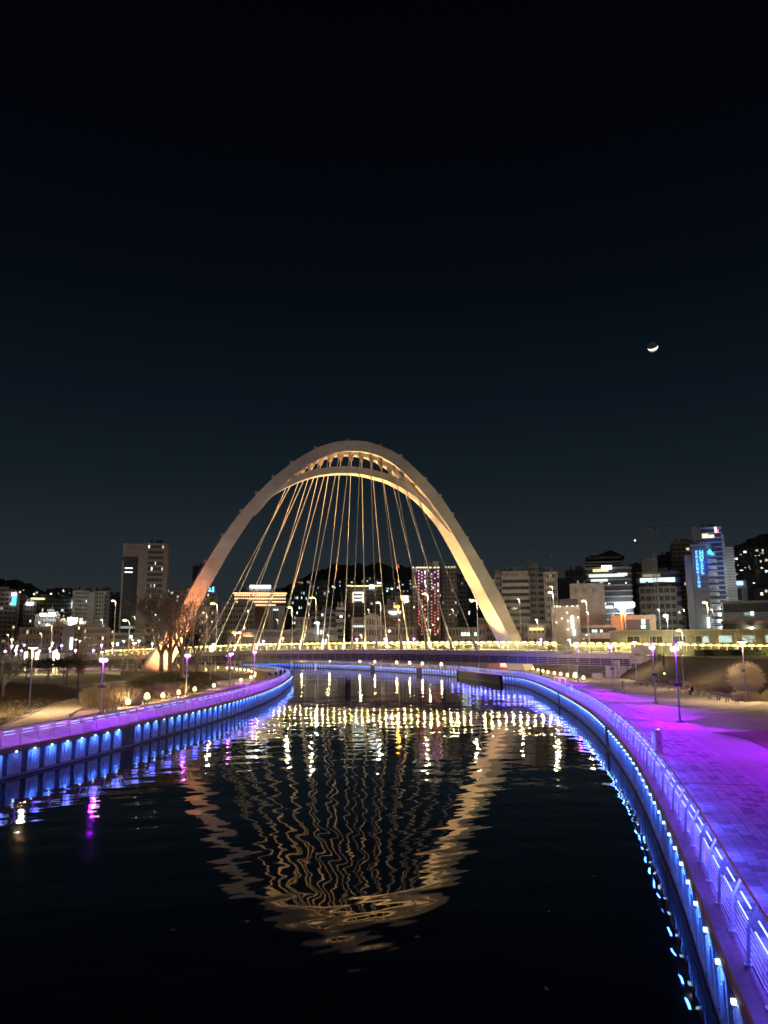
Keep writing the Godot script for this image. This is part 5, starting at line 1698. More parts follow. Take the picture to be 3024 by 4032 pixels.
func city():
	rng.seed = 2024
	var grey = surf("wall_grey", lin(0.34, 0.34, 0.33), 0.85, 0, "rough", 14.0)
	var pale = surf("wall_pale", lin(0.52, 0.52, 0.49), 0.85, 0, "rough", 16.0)
	var cream = surf("wall_cream", lin(0.46, 0.40, 0.29), 0.85, 0, "rough", 14.0)
	var brick = surf("wall_brick", lin(0.24, 0.12, 0.08), 0.9, 0, "rough", 10.0)
	var brown = surf("wall_brown", lin(0.20, 0.155, 0.115), 0.85, 0, "rough", 12.0)
	var dim = surf("wall_dim", lin(0.12, 0.125, 0.13), 0.85, 0, "rough", 12.0)
	var black = surf("wall_black", lin(0.03, 0.032, 0.038), 0.5, 0, "soft", 12.0)
	var orange = surf("wall_orange", lin(0.42, 0.20, 0.08), 0.85, 0, "rough", 10.0)
	var white_sign = glow("sign_white", Color(0.95, 1.0, 0.98), 4.0)
	var yellow_line = glow("sign_yellow", Color(1.0, 0.86, 0.35), 2.2)
	var b: Dictionary

	# ---- far left
	b = building("apartment_block", "reddish brown apartment block at the left picture edge, blue vertical corner sign", -60, 46, 2335, 395, 16, 15, 9, "balcony", brick, 0.08, "warm")
	board(b, "neon_sign_light", 48, 62, 2346, 2383, glow("sign_cyan", Color(0.1, 0.75, 1.0), 2.2), 1.0, 1.0)
	board(b, "neon_top_light", 46, 64, 2334, 2346, glow("sign_pink", Color(1.0, 0.75, 0.95), 3.0), 1.0, 1.0)
	building("apartment_block", "narrow white apartment block with small windows, right of the reddish brown one", 62, 101, 2362, 430, 20, 13, 5, "grid", pale, 0.03)
	building("apartment_block", "lower white wing in front of the narrow white block", 100, 126, 2385, 425, 18, 12, 3, "grid", pale, 0.03)
	b = building("office_block", "grey block with a bright yellow line of light along its roof", 126, 188, 2362, 450, 20, 13, 8, "grid", grey, 0.05, "warm")
	board(b, "roof_light_line", 122, 175, 2354, 2360, glow("sign_yellow_hot", Color(1.0, 0.92, 0.2), 3.0), 0.4)
	b = building("office_block", "grey office block with large square windows on its upper floors", 197, 275, 2363, 440, 22, 14, 9, "balcony", grey, 0.06, "white")
	board(b, "neon_sign_light", 283, 290, 2367, 2394, glow("sign_icy", Color(0.7, 0.92, 1.0), 2.5), 1.0)
	building("stair_tower", "slim grey tower rising behind the office block with square windows", 258, 292, 2344, 470, 15, 16, 3, "grid", dim, 0.1, "white")
	b = building("apartment_tower", "broad pale green grey apartment slab with rows of small windows and a blank stripe", 296, 352, 2331, 410, 22, 17, 10, "grid", pale, 0.02, "white")
	building("apartment_tower", "blank concrete stair shaft between the two halves of the pale apartment slab", 352, 372, 2330, 408, 20, 17, 2, "plain", surf("wall_shaft", lin(0.40, 0.40, 0.37), 0.85, 0, "rough", 14.0), 0.0)
	building("apartment_tower", "right half of the pale apartment slab, windows in its middle", 372, 408, 2333, 412, 22, 17, 4, "grid", pale, 0.03, "white")
	building("apartment_tower", "dark edge bay of the pale apartment slab with a lit yellow top", 408, 431, 2331, 414, 22, 17, 4, "grid", dim, 0.04, "warm")
	building("apartment_block", "dark grey block in the gap before the tall tower", 432, 478, 2352, 470, 18, 15, 6, "grid", dim, 0.05)
	# ---- the tall tower seen on its corner
	var t0 = building("office_tower", "tall concrete tower, dark glass strip in a pale frame beside banded lit floors", 574, 656, 2146, 370, 30, 21, 7, "slab", surf("tower_concrete", lin(0.12, 0.11, 0.095), 0.85, 0, "rough", 18.0), 0.16, "white")
	var fr = surf("tower_concrete")
	pbox(t0.o, "corner_pier", Vector3(-t0.w / 2 - 0.9, t0.h / 2, -1.5), Vector3(2.8, t0.h + 1.0, 3.4), fr)
	pbox(t0.o, "glass_face", Vector3(-t0.w / 2 - 5.5, t0.h * 0.52, -2.2), Vector3(7.0, t0.h * 0.82, 1.0), surf("city_glass_dark", lin(0.006, 0.007, 0.009), 0.08))
	pbox(t0.o, "left_wall", Vector3(-t0.w / 2 - 5.1, t0.h / 2, -12.5), Vector3(8.2, t0.h, 19.0), fr)
	pbox(t0.o, "edge_pier", Vector3(-t0.w / 2 - 9.3, t0.h / 2 - 4.0, -2.0), Vector3(0.8, t0.h - 8.0, 2.4), fr)
	pbox(t0.o, "crown_band", Vector3(-t0.w / 2 - 5.1, t0.h - 2.6, -1.9), Vector3(9.0, 6.2, 2.2), fr)
	for y in [0.80, 0.765]:
		pbox(t0.o, "lit_window", Vector3(-t0.w / 2 - 6.6, t0.h * y, -1.66), Vector3(3.6, 0.5, 0.1), glow("window_cool_3", Color(0.72, 0.95, 0.9), 2.2))
	pbox(t0.o, "lit_transom", Vector3(-t0.w / 2 - 5.5, t0.h * 0.30, -1.6), Vector3(6.8, 1.1, 0.3), glow("window_cool_1", Color(0.72, 0.95, 0.9), 0.35))
	# ---- low and middle buildings at the left
	building("low_house", "long reddish brick house low in the left of the city", 98, 214, 2480, 330, 14, 4, 12, "grid", brick, 0.02, "warm")
	building("low_house", "orange lit house beside the dark slab", 215, 257, 2466, 335, 12, 6, 5, "band", orange, 0.05, "warm")
	b = building("slab_tower", "dark slim slab tower with a white lit strip on its right edge", 254, 287, 2461, 318, 8, 8, 2, "plain", black, 0.0)
	board(b, "lit_strip_sign", 277, 285, 2511, 2556, white_sign, 0.4)
	b = building("sign_block", "building end with a blazing white rooftop sign behind the dark slab", 268, 296, 2462, 345, 10, 6, 3, "grid", grey, 0.0)
	board(b, "rooftop_sign", 266, 294, 2432, 2461, white_sign, 0.4)
	omni(b.o, Vector3(0, b.h + 3.0, 6.0), lin(0.9, 1.0, 0.95), 130.0, 1.0)
	building("low_house", "brown brick house right of the dark slab", 292, 330, 2466, 340, 12, 6, 5, "grid", brick, 0.02)
	building("low_house", "dark brown terrace of houses before the tall tower", 332, 420, 2478, 330, 12, 5, 11, "grid", brown, 0.03, "warm")
	building("low_house", "grey low block at the foot of the tall tower", 420, 560, 2500, 335, 14, 4, 10, "band", dim, 0.06, "cool")
	b = building("lit_sign_block", "small block under a white lit signboard, left", 100, 135, 2385, 415, 4, 12, 4, "grid", grey, 0.03)
	board(b, "signboard", 103, 130, 2371, 2382, white_sign, 0.6)
	b = building("lit_sign_block", "dark house with two white lit signboards", 152, 222, 2426, 380, 10, 9, 8, "grid", dim, 0.04)
	board(b, "signboard", 157, 183, 2414, 2426, glow("sign_warm_white", Color(1.0, 0.9, 0.8), 3.5), 0.6)
	board(b, "signboard", 190, 217, 2412, 2426, white_sign, 0.6)
	omni(b.o, Vector3(2, b.h + 1.0, 6.0), lin(0.95, 0.95, 0.9), 70.0, 1.0)
	# ---- behind the trees and the arch leg
	b = building("apartment_block", "brown apartment block with pale balcony bands behind the bare trees", 572, 662, 2322, 395, 18, 17, 7, "band", brown, 0.06, "warm")
	building("apartment_tower", "grey apartment tower behind the big bare trees", 655, 735, 2330, 430, 18, 18, 8, "balcony", grey, 0.14, "mixed")
	board(b, "neon_sign_light", 615, 620, 2352, 2390, glow("sign_violet", Color(0.45, 0.5, 1.0), 2.0), 1.0)
	building("apartment_tower", "tall dark tower peeping out left of the arch leg", 762, 812, 2232, 640, 22, 24, 6, "grid", dim, 0.03)
	b = building("office_block", "dark block with dotted windows and blue neon roof letters behind the arch leg", 790, 850, 2338, 420, 18, 15, 7, "grid", dim, 0.30, "warm")
	for st in [[825, 829, 2315, 2321], [821, 833, 2324, 2329], [837, 842, 2311, 2331]]:
		board(b, "neon_letter_light", st[0], st[1], st[2], st[3], glow("sign_blue", Color(0.15, 0.65, 1.0), 3.0), 0.6)
	board(b, "neon_board", 820, 845, 2308, 2332, surf("neon_back", lin(0.01, 0.02, 0.12), 0.5), 0.2)
	# ---- between arch legs
	b = building("office_block", "grey block with banded left corner below the lantern roofed hotel", 880, 1000, 2379, 440, 24, 10, 12, "grid", grey, 0.03, "white")
	lantern_hotel()
	b = building("concrete_tower", "blank concrete tower with three dark slots under the lantern roofed hotel", 1058, 1120, 2386, 425, 18, 9, 3, "plain", surf("wall_pale_b", lin(0.40, 0.41, 0.38), 0.85, 0, "rough", 14.0), 0.0)
	for x in [1077, 1084, 1091]:
		board(b, "slot", x, x + 3, 2398, 2485, surf("recess"), 0.05, 0.12)
		board(b, "slot_light", x - 1, x + 4, 2398, 2404, glow("window_icy", Color(0.75, 0.9, 1.0), 1.6), 0.2, 0.2)
	b = building("small_house", "little cream house with square windows near the middle lamps", 1163, 1224, 2438, 380, 12, 4, 4, "grid", cream, 0.0)
	building("office_block", "bluish grey office with horizontal bands behind the cream house", 1226, 1322, 2415, 430, 18, 8, 10, "band", grey, 0.05, "cool")
	building("apartment_tower", "apartment tower with bluish lit windows on the hillside", 1142, 1192, 2310, 620, 18, 14, 6, "grid", dim, 0.32, "cool")
	building("apartment_tower", "pale balcony tower on the hillside, middle", 1254, 1293, 2311, 560, 16, 14, 4, "balcony", grey, 0.06, "white")
	building("apartment_tower", "dim hillside tower with a white lamp on its roof", 1192, 1250, 2330, 600, 16, 12, 6, "grid", dim, 0.15, "cool")
	building("office_block", "office with white floor bands and dark glass left of the neon framed block", 1322, 1360, 2399, 372, 16, 8, 5, "band", pale, 0.0)
	b = building("neon_block", "dark brown block with a yellow roof line and a white neon frame", 1367, 1500, 2310, 470, 24, 18, 9, "grid", brown, 0.015, "warm")
	board(b, "roof_light_line", 1384, 1452, 2306, 2309, yellow_line, 0.5)
	board(b, "roof_light_line", 1366, 1383, 2304, 2308, yellow_line, 0.5)
	board(b, "roof_light_line", 1477, 1502, 2304, 2308, yellow_line, 0.5)
	board(b, "rooftop_sign", 1454, 1476, 2303, 2317, white_sign, 0.8)
	for x in [1389, 1428]:
		board(b, "neon_frame_light", x, x + 4, 2331, 2373, glow("neon_warm", Color(1.0, 0.9, 0.6), 2.2), 0.5)
	for y in [2331, 2346, 2360]:
		board(b, "neon_frame_light", 1393, 1428, y, y + 5, glow("neon_white", Color(0.75, 0.92, 1.0), 2.4), 0.5)
	b = building("small_office", "cream office with a row of lit ground windows, between cables", 1382, 1438, 2438, 378, 14, 5, 7, "grid", cream, 0.0)
	for i in 6:
		board(b, "lit_window", 1387 + i * 9.2, 1392 + i * 9.2, 2463, 2469, glow("window_cool_3", Color(0.72, 0.95, 0.9), 2.2), 0.1, 0.2)
	pediment_house()
	b = building("dark_hotel", "dark brown hotel with a white lit sign across its front", 1500, 1622, 2388, 392, 18, 9, 10, "grid", surf("wall_dark_brown", lin(0.13, 0.09, 0.055), 0.85, 0, "rough", 12.0), 0.02, "warm")
	letters(b, "SEASIDE", [1533, 1541, 1549, 1557, 1563, 1569, 1576], [2411, 2411, 2411, 2411, 2411, 2411, 2411], [9, 9, 9, 9, 9, 9, 9], glow("sign_bluewhite", Color(0.8, 0.88, 1.0), 3.5))
	board(b, "sign_underline_light", 1540, 1560, 2417, 2420, white_sign, 0.6)
	b = building("billboard_block", "grey block carrying a yellow and white billboard", 1522, 1618, 2352, 460, 16, 12, 8, "grid", grey, 0.06, "warm")
	board(b, "billboard_light", 1582, 1607, 2346, 2359, glow("sign_lemon", Color(1.0, 0.95, 0.35), 3.0), 0.8)
	board(b, "billboard_light", 1585, 1607, 2360, 2376, white_sign, 0.8)
	board(b, "poster", 1524, 1547, 2362, 2376, surf("poster_grey", lin(0.5, 0.48, 0.5), 0.6), 0.6)
	pink_tower()
	building("apartment_tower", "grey apartment tower right of the pink lit tower, in its shade", 1796, 1842, 2292, 470, 18, 16, 5, "grid", grey, 0.05, "warm")
	b = building("low_house", "low dim house with bright cool windows beside the right arch leg", 1755, 1910, 2478, 360, 14, 3, 12, "grid", brown, 0.0)
	for x in [1816, 1827, 1840, 1868]:
		board(b, "lit_window", x, x + 9, 2491, 2503, glow("window_mint", Color(0.75, 1.0, 0.85), 2.5), 0.2, 0.2)
	building("low_house", "brown house half hidden behind the right arch leg", 1880, 1960, 2440, 370, 14, 5, 7, "grid", brown, 0.04, "warm")
	building("low_house", "dim flat building behind the deck lamps, centre left", 900, 1160, 2487, 345, 14, 3, 18, "band", dim, 0.04, "cool")
	building("low_house", "dim flat building behind the deck lamps, centre", 1160, 1330, 2480, 350, 14, 3, 12, "band", dim, 0.03, "cool")
	building("low_house", "dim low shops behind the deck lamps under the dark hotel", 1500, 1640, 2478, 350, 14, 3, 10, "grid", brown, 0.03, "warm")
	right_side(grey, pale, cream, brown, dim, black, orange, white_sign)

# a wide roofed hotel lit like a lantern
func lantern_hotel():
	var b = building("lantern_hotel", "lantern like hotel, rows of warm dots under a dark hipped roof with white sign", 927, 1122, 2341, 455, 26, 4, 26, "grid", surf("lantern_red", lin(0.16, 0.055, 0.03), 0.7, 0, "soft", 8.0), 0.0, "warm", 0.0, at(1024, 2392, 455).y)
	var warm = glow("lantern_dot", Color(1.0, 0.80, 0.45), 2.6)
	for i in 4:
		for k in 26:
			if i == 0 and (k < 6 or k > 20):
				continue
			pbox(b.o, "lit_window", Vector3(-b.w / 2 + (k + 0.5) * b.bay, (i + 0.75) * b.fh, 0.06), Vector3(0.55, 0.75, 0.2), warm)
	pbox(b.o, "eave_light", Vector3(0, b.h + 0.7, 0.35), Vector3(b.w + 1.0, 0.7, 0.3), glow("eave_glow", Color(1.0, 0.66, 0.28), 2.2))
	var q = Geo.new()
	var hw = b.w / 2 + 1.0
	var p = [Vector3(-hw, b.h + 1.1, 1.2), Vector3(hw, b.h + 1.1, 1.2), Vector3(hw, b.h + 1.1, -27), Vector3(-hw, b.h + 1.1, -27), Vector3(-hw + 7, b.h + 4.6, -9), Vector3(hw - 7, b.h + 4.6, -9), Vector3(hw - 7, b.h + 4.6, -17), Vector3(-hw + 7, b.h + 4.6, -17)]
	q.hexa(p)
	part(b.o, "hipped_roof", q, surf("roof_slate", lin(0.05, 0.055, 0.065), 0.5))
	for k in 7:
		var x = lerpf(-hw + 2, hw - 2, k / 6.0)
		var rib = Geo.new()
		rib.tube([Vector3(x, b.h + 1.3, 1.1), Vector3(x * 0.80, b.h + 4.7, -8.9)], 0.14, 4)
		part(b.o, "roof_rib", rib, surf("roof_rib", lin(0.16, 0.16, 0.17), 0.5))
	board(b, "roof_sign", 984, 1066, 2304, 2315, glow("sign_white"), -8.0, 0.6)
	pbox(b.o, "shaft", Vector3(1.0, -20, -12), Vector3(14.0, 42.0, 14.0), surf("lantern_shaft", lin(0.11, 0.08, 0.065), 0.8))
	omni(b.o, Vector3(0, b.h + 0.2, 5.0), lin(1.0, 0.55, 0.2), 60.0, 0.5)

func pediment_house():
	var b = building("pediment_house", "old cream house with a triangular pediment", 1441, 1494, 2438, 365, 14, 4, 5, "grid", surf("wall_stone", lin(0.46, 0.38, 0.28), 0.85, 0, "rough", 10.0), 0.0)
	var q = Geo.new()
	var w = b.w / 2 + 0.4
	var h = b.h + 1.0
	var ridge = h + b.w * 0.26
	q.tri(Vector3(-w, h, 0.4), Vector3(w, h, 0.4), Vector3(0, ridge, 0.4))
	q.quad(Vector3(w, h, 0.4), Vector3(w, h, -14), Vector3(0, ridge, -14), Vector3(0, ridge, 0.4))
	q.quad(Vector3(0, ridge, 0.4), Vector3(0, ridge, -14), Vector3(-w, h, -14), Vector3(-w, h, 0.4))
	q.tri(Vector3(w, h, -14), Vector3(-w, h, -14), Vector3(0, ridge, -14))
	part(b.o, "pediment_roof", q, surf("wall_stone"))
	for s in [-1, 1]:
		var e = Geo.new()
		e.tube([Vector3(s * w, h + 0.1, 0.6), Vector3(0, ridge + 0.1, 0.6)], 0.28, 4)
		part(b.o, "cornice", e, surf("wall_pale"))
	pbox(b.o, "cornice", Vector3(0, h, 0.6), Vector3(w * 2.0, 0.45, 0.5), surf("wall_pale"))

# the apartment tower whose two dark bays are strung with pink and red lights
func pink_tower():
	var wall = surf("wall_sand", lin(0.42, 0.37, 0.30), 0.85, 0, "rough", 16.0)
	var b = building("apartment_tower", "tall apartment tower with two columns of pink and red lights and lit roof edge", 1622, 1730, 2240, 400, 18, 22, 9, "grid", wall, 0.13, "warm")
	var tones = [glow("dot_red", Color(1.0, 0.16, 0.14), 1.7), glow("dot_red_b", Color(1.0, 0.22, 0.2), 1.7), glow("dot_rose", Color(1.0, 0.3, 0.4), 2.0), glow("dot_pink", Color(1.0, 0.45, 0.75), 2.4), glow("dot_pink_b", Color(1.0, 0.55, 0.9), 2.6)]
	for bayx in [[1641, 1682], [1692, 1734]]:
		board(b, "dark_bay", bayx[0], bayx[1] - 4, 2241, 2520, surf("bay_dark", lin(0.025, 0.02, 0.02), 0.6), 0.5, 0.5)
		for i in 21:
			for k in 3:
				if rng.randf() < 0.2:
					continue
				var y = 2246 + i * 12.2 + (k % 2) * 5.0
				var x = bayx[0] + 6 + k * 12.5
				var f = i / 21.0
				var tone = tones[clampi(int((1.0 - f * 1.5) * 4.6), 0, 4)]
				board(b, "dot_light", x, x + 3.6, y, y + 3.8, tone, 0.95, 0.3)
			if rng.randf() < 0.55:
				var x2 = bayx[0] + 10 + (rng.randi() % 3) * 10
				board(b, "lit_window", x2, x2 + 5, 2250 + i * 12.2, 2257 + i * 12.2, _window_tone("white" if i < 9 else "warm"), 0.85, 0.2)
	for x in [1622, 1640, 1652, 1664, 1676, 1690, 1708, 1722]:
		board(b, "roof_edge_light", x, x + 8, 2232, 2236, glow("roof_edge", Color(1.0, 0.9, 0.5), 2.0), 0.5)
	var crown = board(b, "roof_house", 1703, 1726, 2213, 2232, surf("wall_pale"), -6.0, 8.0)
	crown.name = "roof_house"
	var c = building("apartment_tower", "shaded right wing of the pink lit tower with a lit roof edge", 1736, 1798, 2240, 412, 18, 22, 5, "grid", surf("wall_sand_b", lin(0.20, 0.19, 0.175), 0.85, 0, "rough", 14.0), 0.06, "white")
	for x in [1752, 1764, 1776, 1786]:
		board(c, "roof_edge_light", x, x + 7, 2230, 2235, glow("roof_edge_dim", Color(1.0, 0.9, 0.55), 0.9), 0.5)

func right_side(grey, pale, cream, brown, dim, black, orange, white_sign):
	var b: Dictionary
	# ---- the white banded office with its side wings
	b = building("white_office", "white office with dark ribbon windows and a faint sign band at its top", 1976, 2080, 2256, 375, 24, 13, 8, "band", surf("wall_white", lin(0.62, 0.58, 0.52), 0.85, 0, "rough", 18.0), 0.0, "warm")
	board(b, "sign_band", 1978, 2078, 2258, 2280, surf("wall_white"), 0.5, 0.6)
	letters(b, "DITEBBSE", [1990, 1997, 2004, 2011, 2018, 2025, 2032, 2040], [2267, 2267, 2266, 2266, 2266, 2265, 2265, 2265], [8, 8, 8, 8, 8, 8, 8, 8], surf("sign_rust", lin(0.16, 0.07, 0.045), 0.6), 1.2)
	building("white_office", "left wing of the white office with small window squares", 1950, 1976, 2270, 388, 18, 13, 2, "grid", pale, 0.0)
	building("white_office", "plain white core tower of the white office, highest of the group", 2080, 2116, 2234, 385, 20, 15, 4, "grid", surf("wall_white"), 0.0)
	var rb = building("roof_plant", "boxy plant room on the roof of the white office", 1978, 2012, 2236, 392, 10, 14, 3, "plain", dim, 0.0)
	rb.o.set_meta("category", "plant room")
	building("white_office", "recessed grey wing right of the white core tower", 2116, 2142, 2258, 383, 20, 14, 2, "band", grey, 0.0)
	building("white_office", "bright white end block with a grid of dark windows", 2142, 2191, 2259, 372, 22, 11, 5, "grid", surf("wall_white_b", lin(0.70, 0.70, 0.67), 0.85, 0, "rough", 18.0), 0.02, "warm")
	building("grey_block", "plain grey building between the white office and the blank white hall", 2191, 2252, 2276, 410, 20, 14, 6, "plain", dim, 0.0)
	building("apartment_tower", "distant cream apartment block with a few yellow windows", 2231, 2316, 2248, 520, 20, 9, 7, "grid", cream, 0.12, "warm")
	b = building("blank_hall", "blank white building with three pairs of dark slots near its top", 2250, 2370, 2297, 362, 22, 9, 4, "plain", surf("wall_blue_white", lin(0.50, 0.52, 0.56), 0.85, 0, "rough", 18.0), 0.0)
	for x in [2262, 2270, 2297, 2306, 2332, 2340]:
		board(b, "slot", x, x + 4, 2315, 2334, surf("recess"), 0.06, 0.14)
	# little hotel with warm up-lights
	b = building("lit_hotel", "small dark hotel washed by warm wall lights under a dark cap", 2174, 2277, 2386, 345, 16, 9, 7, "plain", surf("wall_taupe", lin(0.24, 0.20, 0.16), 0.85, 0, "rough", 8.0), 0.0)
	board(b, "cap", 2201, 2273, 2361, 2386, black, -2.0, 9.0)
	for s in [[2182, 2387, 5], [2193, 2387, 5], [2205, 2387, 5], [2233, 2386, 6], [2254, 2385, 9], [2273, 2384, 6], [2191, 2450, 5], [2212, 2435, 5], [2233, 2412, 5], [2236, 2445, 5], [2276, 2430, 5], [2236, 2478, 5]]:
		board(b, "wall_light", s[0] - s[2] / 2.0, s[0] + s[2] / 2.0, s[1] - 3, s[1] + 3, glow("wall_warm", Color(1.0, 0.8, 0.5), 3.0), 0.6)
		omni(b.o, b.o.transform.affine_inverse() * at(s[0], s[1] + 5, b.d - 2.0), lin(1.0, 0.68, 0.35), 1.0, 0.2)
	for s in [[2248, 2260, 2425, 2474], [2256, 2265, 2478, 2502]]:
		board(b, "column_sign_light", s[0], s[1], s[2], s[3], white_sign, 1.2, 0.6)
	building("low_house", "low dark shop row with a yellow lit ribbon right of the arch leg", 2058, 2200, 2462, 352, 14, 3, 12, "grid", brown, 0.0)
	b = building("low_house", "small dark shop with a long yellow window", 2080, 2145, 2470, 346, 8, 3, 4, "grid", brown, 0.0)
	board(b, "lit_window", 2085, 2140, 2473, 2481, glow("window_yellow", Color(1.0, 0.82, 0.25), 2.0), 0.5)
	b = building("low_house", "flat grey house with three cool lit windows", 2275, 2420, 2470, 350, 14, 3, 11, "band", grey, 0.0)
	for x in [2331, 2342, 2363]:
		board(b, "lit_window", x, x + 9, 2480, 2489, glow("window_mint"), 0.5)
	# ---- stepped dark glass office
	stepped_office(black, white_sign)
	# ---- behind it
	b = building("office_block", "office with a pale roof box and a bright ribbon of lit windows", 2520, 2660, 2258, 415, 20, 9, 12, "band", grey, 0.0)
	board(b, "lit_ribbon", 2520, 2658, 2277, 2290, glow("ribbon_cool", Color(0.72, 1.0, 0.92), 1.3), 0.3)
	board(b, "lit_ribbon", 2530, 2600, 2262, 2270, glow("window_warm_1", Color(1.0, 0.82, 0.5), 0.35), 0.3)
	board(b, "roof_box", 2524, 2588, 2202, 2256, surf("wall_blue_white"), -3.0, 12.0)
	building("brown_block", "brown block with wide dim windows under the bright ribbon office", 2529, 2648, 2316, 385, 18, 9, 6, "balcony", brown, 0.06, "cool")
	b = building("orange_hall", "orange lit brick hall with a dark billboard", 2416, 2566, 2422, 348, 14, 4, 8, "plain", orange, 0.0)
	board(b, "billboard", 2456, 2560, 2440, 2484, surf("board_dark", lin(0.01, 0.01, 0.012), 0.4), 0.4)
	board(b, "lit_window", 2524, 2542, 2437, 2457, glow("window_green", Color(0.75, 0.95, 0.7), 1.0), 0.8)
	board(b, "lit_window", 2524, 2542, 2461, 2474, glow("window_mint"), 0.8)
	building("brown_tower", "tall brown residential tower left of the blue hotel", 2654, 2724, 2140, 440, 22, 26, 5, "balcony", brown, 0.03, "warm")
	building("brown_tower", "darker stepped tower leaning behind the brown tower", 2600, 2656, 2190, 480, 20, 22, 5, "grid", black, 0.02)
	blue_hotel()
	b = building("white_block", "white building with a blue sign strip at its top, right of the blue hotel", 2880, 2928, 2285, 430, 16, 11, 4, "plain", surf("wall_white"), 0.0)
	board(b, "sign_strip_light", 2895, 2926, 2290, 2303, glow("sign_strip", Color(0.35, 0.6, 1.0), 2.2), 0.4)
	board(b, "window_block", 2900, 2922, 2318, 2362, surf("city_glass"), 0.1)
	b = building("grey_hall", "long grey hall with a glazed upper floor at the right edge", 2893, 3110, 2372, 330, 20, 3, 12, "band", surf("wall_grey_b", lin(0.26, 0.26, 0.25), 0.85, 0, "rough", 14.0), 0.0)
	board(b, "lit_window", 2955, 2968, 2408, 2422, glow("window_mint"), 0.3)
	board(b, "lit_window", 2930, 2953, 2411, 2422, glow("window_cool_1", Color(0.72, 0.95, 0.9), 0.35), 0.3)
	building("low_house", "reddish roofed low house below the grey hall", 2880, 3060, 2452, 300, 10, 2, 12, "band", surf("wall_brick"), 0.0)

func stepped_office(black, white_sign):
	var bandm = surf("office_band", lin(0.10, 0.10, 0.115), 0.5, 0.1, "soft", 12.0)
	var tiers = [[2312, 2474, 2240, 372, 34, 15], [2330, 2470, 2205, 380, 26, 3], [2338, 2462, 2190, 384, 20, 2]]
	var b = building("stepped_office", "dark glass office stepping back to a pyramid roof, bright lit floors", 2312, 2474, 2240, 372, 34, 16, 10, "dark_glass", bandm, 0.03, "cool")
	var inv = b.o.transform.affine_inverse()
	for t in tiers.slice(1):
		var a = at(t[0], t[2], t[3])
		var c = at(t[1], t[2], t[3])
		var low = at(t[0], 2242, 372).y
		for i in t[5] + 1:
			var y0 = lerpf(low, a.y, i / float(t[5] + 1))
			var p = inv * Vector3((a.x + c.x) / 2, y0, -t[3] - t[4] / 2.0)
			pbox(b.o, "setback", p + Vector3(0, 1.6, 0), Vector3(c.x - a.x - 0.6, 3.2, t[4] - 0.6), surf("city_glass_dark"))
			pbox(b.o, "floor_band", p + Vector3(0, 0.35, 0), Vector3(c.x - a.x, 0.8, t[4]), bandm)
	var q = Geo.new()
	var l = inv * at(2338, 2192, 384)
	var r = inv * at(2462, 2192, 384)
	var tip = inv * at(2404, 2165, 394)
	var bl = l + Vector3(0, 0, -20)
	var br = r + Vector3(0, 0, -20)
	q.tri(l, r, tip)
	q.tri(r, br, tip)
	q.tri(br, bl, tip)
	q.tri(bl, l, tip)
	part(b.o, "pyramid_roof", q, black)
	board(b, "lit_floor", 2318, 2460, 2262, 2270, glow("ribbon_office", Color(0.85, 1.0, 0.92), 1.0), 0.8)
	board(b, "lit_floor", 2430, 2470, 2256, 2266, glow("ribbon_office"), 0.9)
	board(b, "lit_floor", 2326, 2393, 2281, 2289, glow("ribbon_office"), 0.8)
	board(b, "lit_floor", 2334, 2396, 2242, 2250, glow("ribbon_amber", Color(1.0, 0.75, 0.25), 1.4), 0.8)
	board(b, "rooftop_sign", 2368, 2409, 2227, 2241, white_sign, 1.2)
	board(b, "front_sign", 2421, 2500, 2373, 2389, white_sign, 4.5, 0.8)
	for s in [[2376, 2386, 2374, 2380], [2385, 2412, 2386, 2394], [2396, 2402, 2296, 2300], [2462, 2467, 2292, 2298]]:
		board(b, "lit_window", s[0], s[1], s[2], s[3], glow("window_white_3", Color(0.98, 1.0, 0.92), 2.2), 1.0)
	omni(b.o, inv * at(2460, 2396, 366), lin(0.85, 1.0, 0.95), 160.0, 0.8)

